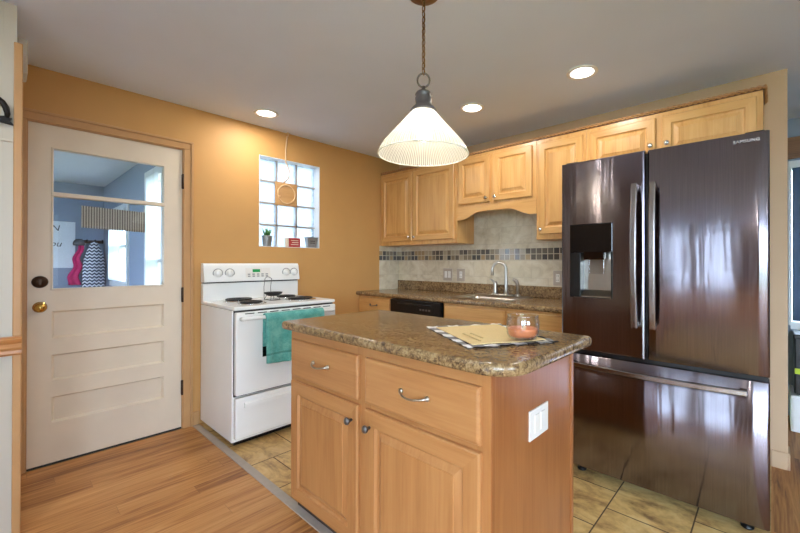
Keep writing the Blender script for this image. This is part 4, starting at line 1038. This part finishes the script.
# candle in glass
cn = thing('candle_jar', 'orange candle in a clear glass jar on the placemat', 'candle', (2.540, -1.785, PZ + 0.009))
cc = (2.540, -1.785, PZ + 0.0095)
MB().lathe([(0.040, 0.0), (0.050, 0.004), (0.057, 0.018), (0.060, 0.040), (0.059, 0.066), (0.056, 0.084), (0.057, 0.088), (0.054, 0.088), (0.053, 0.082), (0.056, 0.064), (0.057, 0.040), (0.054, 0.018), (0.047, 0.008), (0.0, 0.007)], cc, 'z', 40).build('glass_jar', 'candle_glass', cn)
MB().lathe([(0.0, 0.0078), (0.045, 0.0085), (0.0525, 0.019), (0.0550, 0.034), (0.0550, 0.038), (0.050, 0.040), (0.0, 0.0395)], cc, 'z', 40).build('wax', 'candle_wax', cn)
MB().tube([(cc[0], cc[1], cc[2] + 0.039), (cc[0] + 0.001, cc[1], cc[2] + 0.050)], 0.0014, 6).build('wick', 'slot_dark', cn)

# ================================================================== REFRIGERATOR
FX0, FX1, FY, FT = 2.309, 3.223, -0.893, 1.782
fr = thing('refrigerator', 'dark stainless french door refrigerator with lower freezer drawer', 'refrigerator', ((FX0 + FX1) / 2, -0.45, 0))
MB().box(FX0 + 0.012, FX1 - 0.006, FY + 0.085, -0.06, 0.05, FT - 0.015, 0.004).build('body', 'fridge_side_grey', fr)
MB().box(FX0 + 0.02, FX1 - 0.02, FY + 0.09, -0.08, 0.022, 0.055).build('base_grille', 'black_plastic', fr)
for (x, y) in ((FX0 + 0.08, FY + 0.11), (FX1 - 0.08, FY + 0.11), (FX0 + 0.08, -0.12), (FX1 - 0.08, -0.12)):
    MB().lathe([(0.024, 0.0), (0.026, 0.008), (0.012, 0.012), (0.012, 0.03)], (x, y, 0.0), 'z', 16).build('foot', 'black_plastic', fr)
for x in (FX0 + 0.05, FX1 - 0.05): MB().box(x - 0.035, x + 0.035, FY + 0.03, FY + 0.16, FT - 0.012, FT + 0.012, 0.005).build('hinge_cover', 'black_plastic', fr)
def slab(mb, x0, x1, z0, z1, yb, yf, hole=None):
    """door slab with eased edges and a gently bowed front"""
    n = 14; b = 0.010
    if hole is None:
        xs = [x0, x0 + b * 0.4, x0 + b] + [x0 + b + (x1 - x0 - 2 * b) * i / n for i in range(1, n)] + [x1 - b, x1 - b * 0.4, x1]
        def yy(x): 
            u = (x - x0) / (x1 - x0); e = min(x - x0, x1 - x) / b
            return yf - 0.0008 * math.sin(PI * u) + (0.010 * (1 - min(1, e)) ** 2)
        zs = [z0, z0 + 0.004, z1 - 0.004, z1]
        V = [[mb.bm.verts.new((x, yy(x) + (0.004 if j in (0, 3) else 0), z)) for j, z in enumerate(zs)] for x in xs]
        for i in range(len(xs) - 1):
            for j in range(3):
                q = mb.bm.faces.new((V[i][j], V[i + 1][j], V[i + 1][j + 1], V[i][j + 1])); q.smooth = True
        Bv = [[mb.bm.verts.new((x, yb, z)) for z in (z0, z1)] for x in (x0, x1)]
        mb.bm.faces.new([V[i][0] for i in range(len(xs))][::-1] + [Bv[0][0], Bv[1][0]])
        mb.bm.faces.new([V[i][3] for i in range(len(xs))] + [Bv[1][1], Bv[0][1]])
        mb.bm.faces.new([V[0][j] for j in range(4)] + [Bv[0][1], Bv[0][0]])
        mb.bm.faces.new([V[-1][j] for j in range(4)][::-1] + [Bv[1][0], Bv[1][1]])
        mb.bm.faces.new((Bv[0][0], Bv[0][1], Bv[1][1], Bv[1][0]))
    else:
        hx0, hx1, hz0, hz1, hd = hole
        mb.rects([(x0, x1, z0, z1, yb), (x0, x1, z0, z1, yf + 0.008), (x0 + 0.003, x1 - 0.003, z0 + 0.003, z1 - 0.003, yf + 0.002), (x0 + 0.010, x1 - 0.010, z0 + 0.008, z1 - 0.008, yf),
                  (hx0, hx1, hz0, hz1, yf), (hx0, hx1, hz0, hz1, yf + hd)])
MIDX = 2.752; DZ0 = 0.722
HZ = (2.360, 2.594, 1.018, 1.428)
mb = MB(); slab(mb, FX0, MIDX - 0.004, DZ0, FT, FY + 0.08, FY, HZ + (0.075,))
for v in mb.bm.verts:
    if v.co.y < FY + 0.02: v.co.y -= 0.013 * (v.co.x - FX0) / (MIDX - FX0)
ld = mb.build('door', 'dark_stainless', fr)
mb = MB(); slab(mb, MIDX + 0.004, FX1, DZ0, FT, FY + 0.08, FY); rd = mb.build('door', 'dark_stainless', fr)
mb = MB(); slab(mb, FX0, FX1, 0.068, 0.700, FY + 0.08, FY); fd = mb.build('freezer_drawer', 'dark_stainless', fr)
MB().box(FX0 + 0.006, FX1 - 0.006, FY + 0.03, FY + 0.085, 0.698, 0.724).box(MIDX - 0.006, MIDX + 0.006, FY + 0.03, FY + 0.085, 0.72, FT - 0.01).build('gasket', 'black_plastic', fr)
def vhandle(x, parent):
    hy = FY - (0.012 if x < MIDX else 0.0); m = MB(); n = 18; z0, z1 = 0.885, 1.612; w, t = 0.027, 0.019; rg = []
    for i in range(n + 1):
        u = i / n; y = hy - 0.036 - 0.026 * math.sin(PI * u) ** 0.8; z = z0 + u * (z1 - z0)
        rg.append([m.bm.verts.new((x + sx * w / 2, y + sy * t / 2, z)) for sx, sy in ((-1, -0.7), (-0.7, -1), (0.7, -1), (1, -0.7), (1, 1), (-1, 1))])
    for a, b in zip(rg, rg[1:]):
        for k in range(6): m.bm.faces.new((a[k], a[(k + 1) % 6], b[(k + 1) % 6], b[k]))
    m.bm.faces.new(rg[0][::-1]); m.bm.faces.new(rg[-1])
    for z in (z0 + 0.014, z1 - 0.014): m.box(x - 0.010, x + 0.010, hy - 0.036, hy + 0.003, z - 0.012, z + 0.012, 0.003)
    m.build('handle', 'fridge_handle_metal', parent)
vhandle(2.708, ld); vhandle(2.788, rd)
m = MB(); n = 20; x0, x1 = 2.375, 3.148; rg = []
for i in range(n + 1):
    u = i / n; y = FY - 0.038 - 0.030 * math.sin(PI * u) ** 0.8; x = x0 + u * (x1 - x0)
    rg.append([m.bm.verts.new((x, y + sy * 0.008, 0.650 + sz * 0.012)) for sy, sz in ((-1, -0.7), (-1, 0.7), (-0.6, 1), (1, 1), (1, -1), (-0.6, -1))])
for a, b in zip(rg, rg[1:]):
    for k in range(6): m.bm.faces.new((a[k], a[(k + 1) % 6], b[(k + 1) % 6], b[k]))
m.bm.faces.new(rg[0][::-1]); m.bm.faces.new(rg[-1])
for x in (x0 + 0.014, x1 - 0.014): m.box(x - 0.013, x + 0.013, FY - 0.038, FY + 0.001, 0.639, 0.661, 0.003)
m.build('handle', 'fridge_handle_metal', fd)
# dispenser (the left door stands very slightly proud at its free edge)
DY = FY - 0.006
dsp = MB().box(HZ[0] + 0.002, HZ[1] - 0.002, DY - 0.003, DY + 0.06, 1.270, HZ[3] - 0.002, 0.003).build('dispenser_panel', 'black_glass', ld)
MB().box(HZ[0] + 0.002, HZ[0] + 0.060, DY + 0.004, DY + 0.072, HZ[2] + 0.004, 1.269, 0.002).build('dispenser_surround', 'black_plastic', ld)
MB().box(HZ[1] - 0.012, HZ[1] - 0.002, DY + 0.004, DY + 0.072, HZ[2] + 0.004, 1.269, 0.002).build('dispenser_surround', 'black_plastic', ld)
MB().prism([(DY + 0.070, 1.269), (DY + 0.074, 1.030), (DY + 0.012, 1.022), (DY + 0.012, 1.028), (DY + 0.060, 1.06)], 'x', HZ[0] + 0.060, HZ[1] - 0.012).build('dispenser_back', 'brushed_nickel', ld)
MB().prism([(DY - 0.006, 1.272), (DY + 0.05, 1.272), (DY + 0.045, 1.236), (DY + 0.008, 1.230)], 'x', 2.44, 2.545).build('dispenser_nozzle', 'black_glass', ld)
MB().box(2.452, 2.538, DY + 0.036, DY + 0.046, 1.150, 1.232, 0.004).build('dispenser_paddle', 'candle_glass', ld)
text_mesh('brand_lettering', 'SAMSUNG', 0.0185, 'logo_silver', rd, (3.100, FY - 0.0042, 1.742), (PI / 2, 0, 0), space=1.12)

# ================================================================== LAMPS
pd = thing('pendant_lamp', 'pendant lamp with ribbed glass cone shade on a chain', 'pendant lamp', (2.114, -1.865, CEIL))
px, py = 2.114, -1.865
MB().lathe([(0.066, 0.0), (0.066, -0.003), (0.058, -0.009), (0.030, -0.014), (0.012, -0.018), (0.0, -0.026)], (px, py, CEIL), 'z', 32).build('canopy', 'old_brass', pd)
ch = MB(); zt_, zb_ = CEIL - 0.022, 2.016; nl = 13; ll = (zt_ - zb_) / nl
for i in range(nl):
    zc = zb_ + ll * (i + 0.5); pts = []
    for k in range(16):
        a = 2 * PI * k / 16; u = 0.0075 * math.cos(a); v = (ll * 0.62) * math.sin(a)
        pts.append((px + (u if i % 2 else 0), py + (0 if i % 2 else u), zc + v))
    ch.tube(pts, 0.0021, 6, closed=True)
ch.tube([(px + 0.004, py + 0.003, zt_), (px - 0.004, py + 0.003, 2.2), (px + 0.003, py, zb_)], 0.0022, 6)
ch.build('chain', 'old_brass', pd)
rgm = MB(); pts = [(px + 0.75 * 0.026 * math.cos(2 * PI * k / 24), py + 0.66 * 0.026 * math.cos(2 * PI * k / 24), 2.006 + 0.030 * math.sin(2 * PI * k / 24)) for k in range(24)]
rgm.tube(pts, 0.0040, 8, closed=True); rgm.build('ring', 'pewter', pd)
MB().lathe([(0.0, 1.982), (0.008, 1.980), (0.008, 1.968), (0.016, 1.962), (0.030, 1.955), (0.036, 1.944), (0.030, 1.938), (0.036, 1.930), (0.033, 1.905), (0.034, 1.900), (0.048, 1.888), (0.056, 1.876), (0.056, 1.870), (0.0, 1.870)], (px, py, 0), 'z', 32).build('socket', 'pewter', pd)
pr = [(0.050, 1.872), (0.062, 1.858), (0.100, 1.813), (0.140, 1.768), (0.168, 1.735), (0.183, 1.713), (0.190, 1.697), (0.192, 1.688)]
prs = pr + [(r - 0.004, z) for r, z in pr[::-1]]
MB().lathe(prs, (px, py, 0), 'z', 240, rib=0.006, ribn=60, cap=False).build('shade', 'ribbed_shade_glass', pd)
MB().tube([(px + 0.191 * math.cos(a), py + 0.191 * math.sin(a), 1.688) for a in [2 * PI * k / 64 for k in range(64)]], 0.0035, 8, closed=True).build('shade_rim', 'rim_glass', pd)
MB().lathe([(0.0, 1.870), (0.013, 1.868), (0.014, 1.835), (0.022, 1.812), (0.030, 1.785), (0.029, 1.765), (0.020, 1.750), (0.0, 1.745)], (px, py, 0), 'z', 24).build('bulb', 'bulb_glow', pd)
for o in kids(pd):
    if o.name.split('.')[0] not in ('canopy', 'chain'): o.location.z -= 0.016
l = bpy.data.lights.new('pendant_light', 'POINT'); l.energy = PENDANT_W; l.color = (1.0, 0.87, 0.68); l.shadow_soft_size = 0.03
lo = bpy.data.objects.new('pendant_light', l); COL.objects.link(lo); lo.parent = pd; lo.location = (0, 0, 1.710 - CEIL)

def downlight(x, y, label, w=DOWNLIGHT_W, group='recessed ceiling lights'):
    r = thing('recessed_light', label, 'ceiling light', (x, y, CEIL), group)
    MB().lathe([(0.088, 0.0), (0.090, -0.004), (0.084, -0.008), (0.066, -0.006), (0.064, 0.0)], (x, y, CEIL), 'z', 40, cap=False).build('trim_ring', 'white_paint', r)
    MB().lathe([(0.0, -0.0035), (0.066, -0.0045)], (x, y, CEIL), 'z', 40, cap=False).build('lens', 'lamp_glow', r)
    l = bpy.data.lights.new('recessed_lamp', 'AREA'); l.shape = 'DISK'; l.size = 0.12; l.energy = w; l.color = (1.0, 0.95, 0.88)
    o = bpy.data.objects.new('recessed_lamp', l); COL.objects.link(o); o.parent = r; o.location = (0, 0, -0.012)
downlight(0.322, -1.705, 'round recessed ceiling light close to the tan wall')
downlight(1.570, -0.752, 'round recessed ceiling light just right of the pendant')
downlight(2.376, -0.750, 'round recessed ceiling light above the refrigerator side')
downlight(1.45, -3.6, 'added recessed fill light over the dining side near wall', group='added dining fill lights')  # this and the next two: unseen fill lamps added behind the camera
downlight(3.2, -3.75, 'added recessed fill light over the dining side middle', group='added dining fill lights')
downlight(4.6, -2.6, 'added recessed fill light over the dining side right', group='added dining fill lights')

# ================================================================== WINDOW SILL AND WALL DECOR
SZ = WZ0 + 0.0045; sxp = -0.038
pt = thing('potted_succulent', 'green succulent in a ribbed grey pot on the window sill', 'potted plant', (sxp, -1.527, SZ))
MB().lathe([(0.030, 0.0), (0.033, 0.01), (0.042, 0.085), (0.044, 0.092), (0.040, 0.092), (0.038, 0.08), (0.0, 0.078)], (sxp, -1.527, SZ), 'z', 48, rib=0.03, ribn=16).build('pot', 'galvanised', pt)
mb = MB()
for i in range(34):
    a = random.random() * 2 * PI; tl = 0.15 + 0.75 * random.random(); L = 0.055 + 0.03 * random.random()
    d = Vector((math.cos(a) * tl * 0.55, math.sin(a) * tl * 0.55, 1)).normalized(); b0 = Vector((sxp + 0.018 * math.cos(a) * tl, -1.527 + 0.018 * math.sin(a) * tl, SZ + 0.078))
    mb.tube([b0, b0 + d * L * 0.5, b0 + d * L], [0.0045, 0.005, 0.001], 6)
mb.build('leaves', 'plant_green', pt)
bx = thing('block_sign', 'small red block with pale edge on the window sill', 'decor block', (sxp, -1.29, SZ))
MB().box(sxp - 0.02, sxp + 0.02, -1.335, -1.225, SZ, SZ + 0.082, 0.003).build('block', 'red_paint', bx)
MB().box(sxp - 0.019, sxp + 0.019, -1.362, -1.334, SZ, SZ + 0.080, 0.008).build('edge', 'pale_wood_paint', bx)
m2 = MB()
for i in range(3): m2.box(sxp + 0.020, sxp + 0.0212, -1.318 + 0.01 * (i % 2), -1.245, SZ + 0.020 + i * 0.018, SZ + 0.026 + i * 0.018)
m2.build('worn_band', 'pale_wood_paint', bx)
bk = thing('tin_planter', 'small pale square tin planter at right of the window sill', 'planter', (sxp, -1.10, SZ))
mb = MB(); pts0 = [(-0.024, -0.044), (0.024, -0.044), (0.024, 0.044), (-0.024, 0.044)]
rg = []
for (k, z) in ((0.85, 0.0), (1.08, 0.088), (1.16, 0.092), (1.16, 0.098), (1.0, 0.098), (0.85, 0.02)):
    rg.append([mb.bm.verts.new((sxp + x * k, -1.103 + y * (k * 1.12), SZ + z)) for x, y in pts0])
for a, b in zip(rg, rg[1:]):
    for i in range(4): mb.bm.faces.new((a[i], a[(i + 1) % 4], b[(i + 1) % 4], b[i]))
mb.bm.faces.new(rg[0][::-1]); mb.bm.faces.new(rg[-1])
mb.build('tin', 'galvanised', bk)
for i in range(2): MB().box(sxp + 0.0235, sxp + 0.0262, -1.128, -1.078, SZ + 0.040 + i * 0.018, SZ + 0.046 + i * 0.018).build('faded_line', 'slot_dark', bk)
# wooden trivet plaque hung by a cord from a ceiling hook
PY = -0.046
pq = thing('hanging_plaque', 'square wooden plaque with a ring hung before the glass blocks', 'wall decor', (0.012, -1.335, 1.70))
MB().box(0.006, 0.020, -1.437 + PY, -1.232 + PY, 1.706, 1.912, 0.006).build('board', 'plaque_wood', pq)
mb = MB(); mb.tube([(0.021, -1.335 + PY + 0.080 * math.cos(2 * PI * k / 40), 1.810 + 0.080 * math.sin(2 * PI * k / 40)) for k in range(40)], 0.006, 8, closed=True)
mb.tube([(0.021, -1.46, 1.79), (0.024, -1.45, 1.78), (0.021, -1.44, 1.79)], 0.006, 8); mb.build('rope_ring', 'jute', pq)
mb = MB(); mb.tube([(0.010, -1.40, 1.912), (0.008, -1.355, 1.96), (0.008, -1.350, 2.03), (0.010, -1.385, 2.10), (0.010, -1.385, 2.20), (0.012, -1.372, CEIL - 0.03)], 0.006, 8)
mb.build('cord', 'cord_white', pq)
MB().lathe([(0.014, 0.0), (0.014, -0.004), (0.005, -0.008), (0.004, -0.034), (0.0, -0.035)], (0.018, -1.366, CEIL), 'z', 16).build('ceiling_hook', 'cord_white', pq)
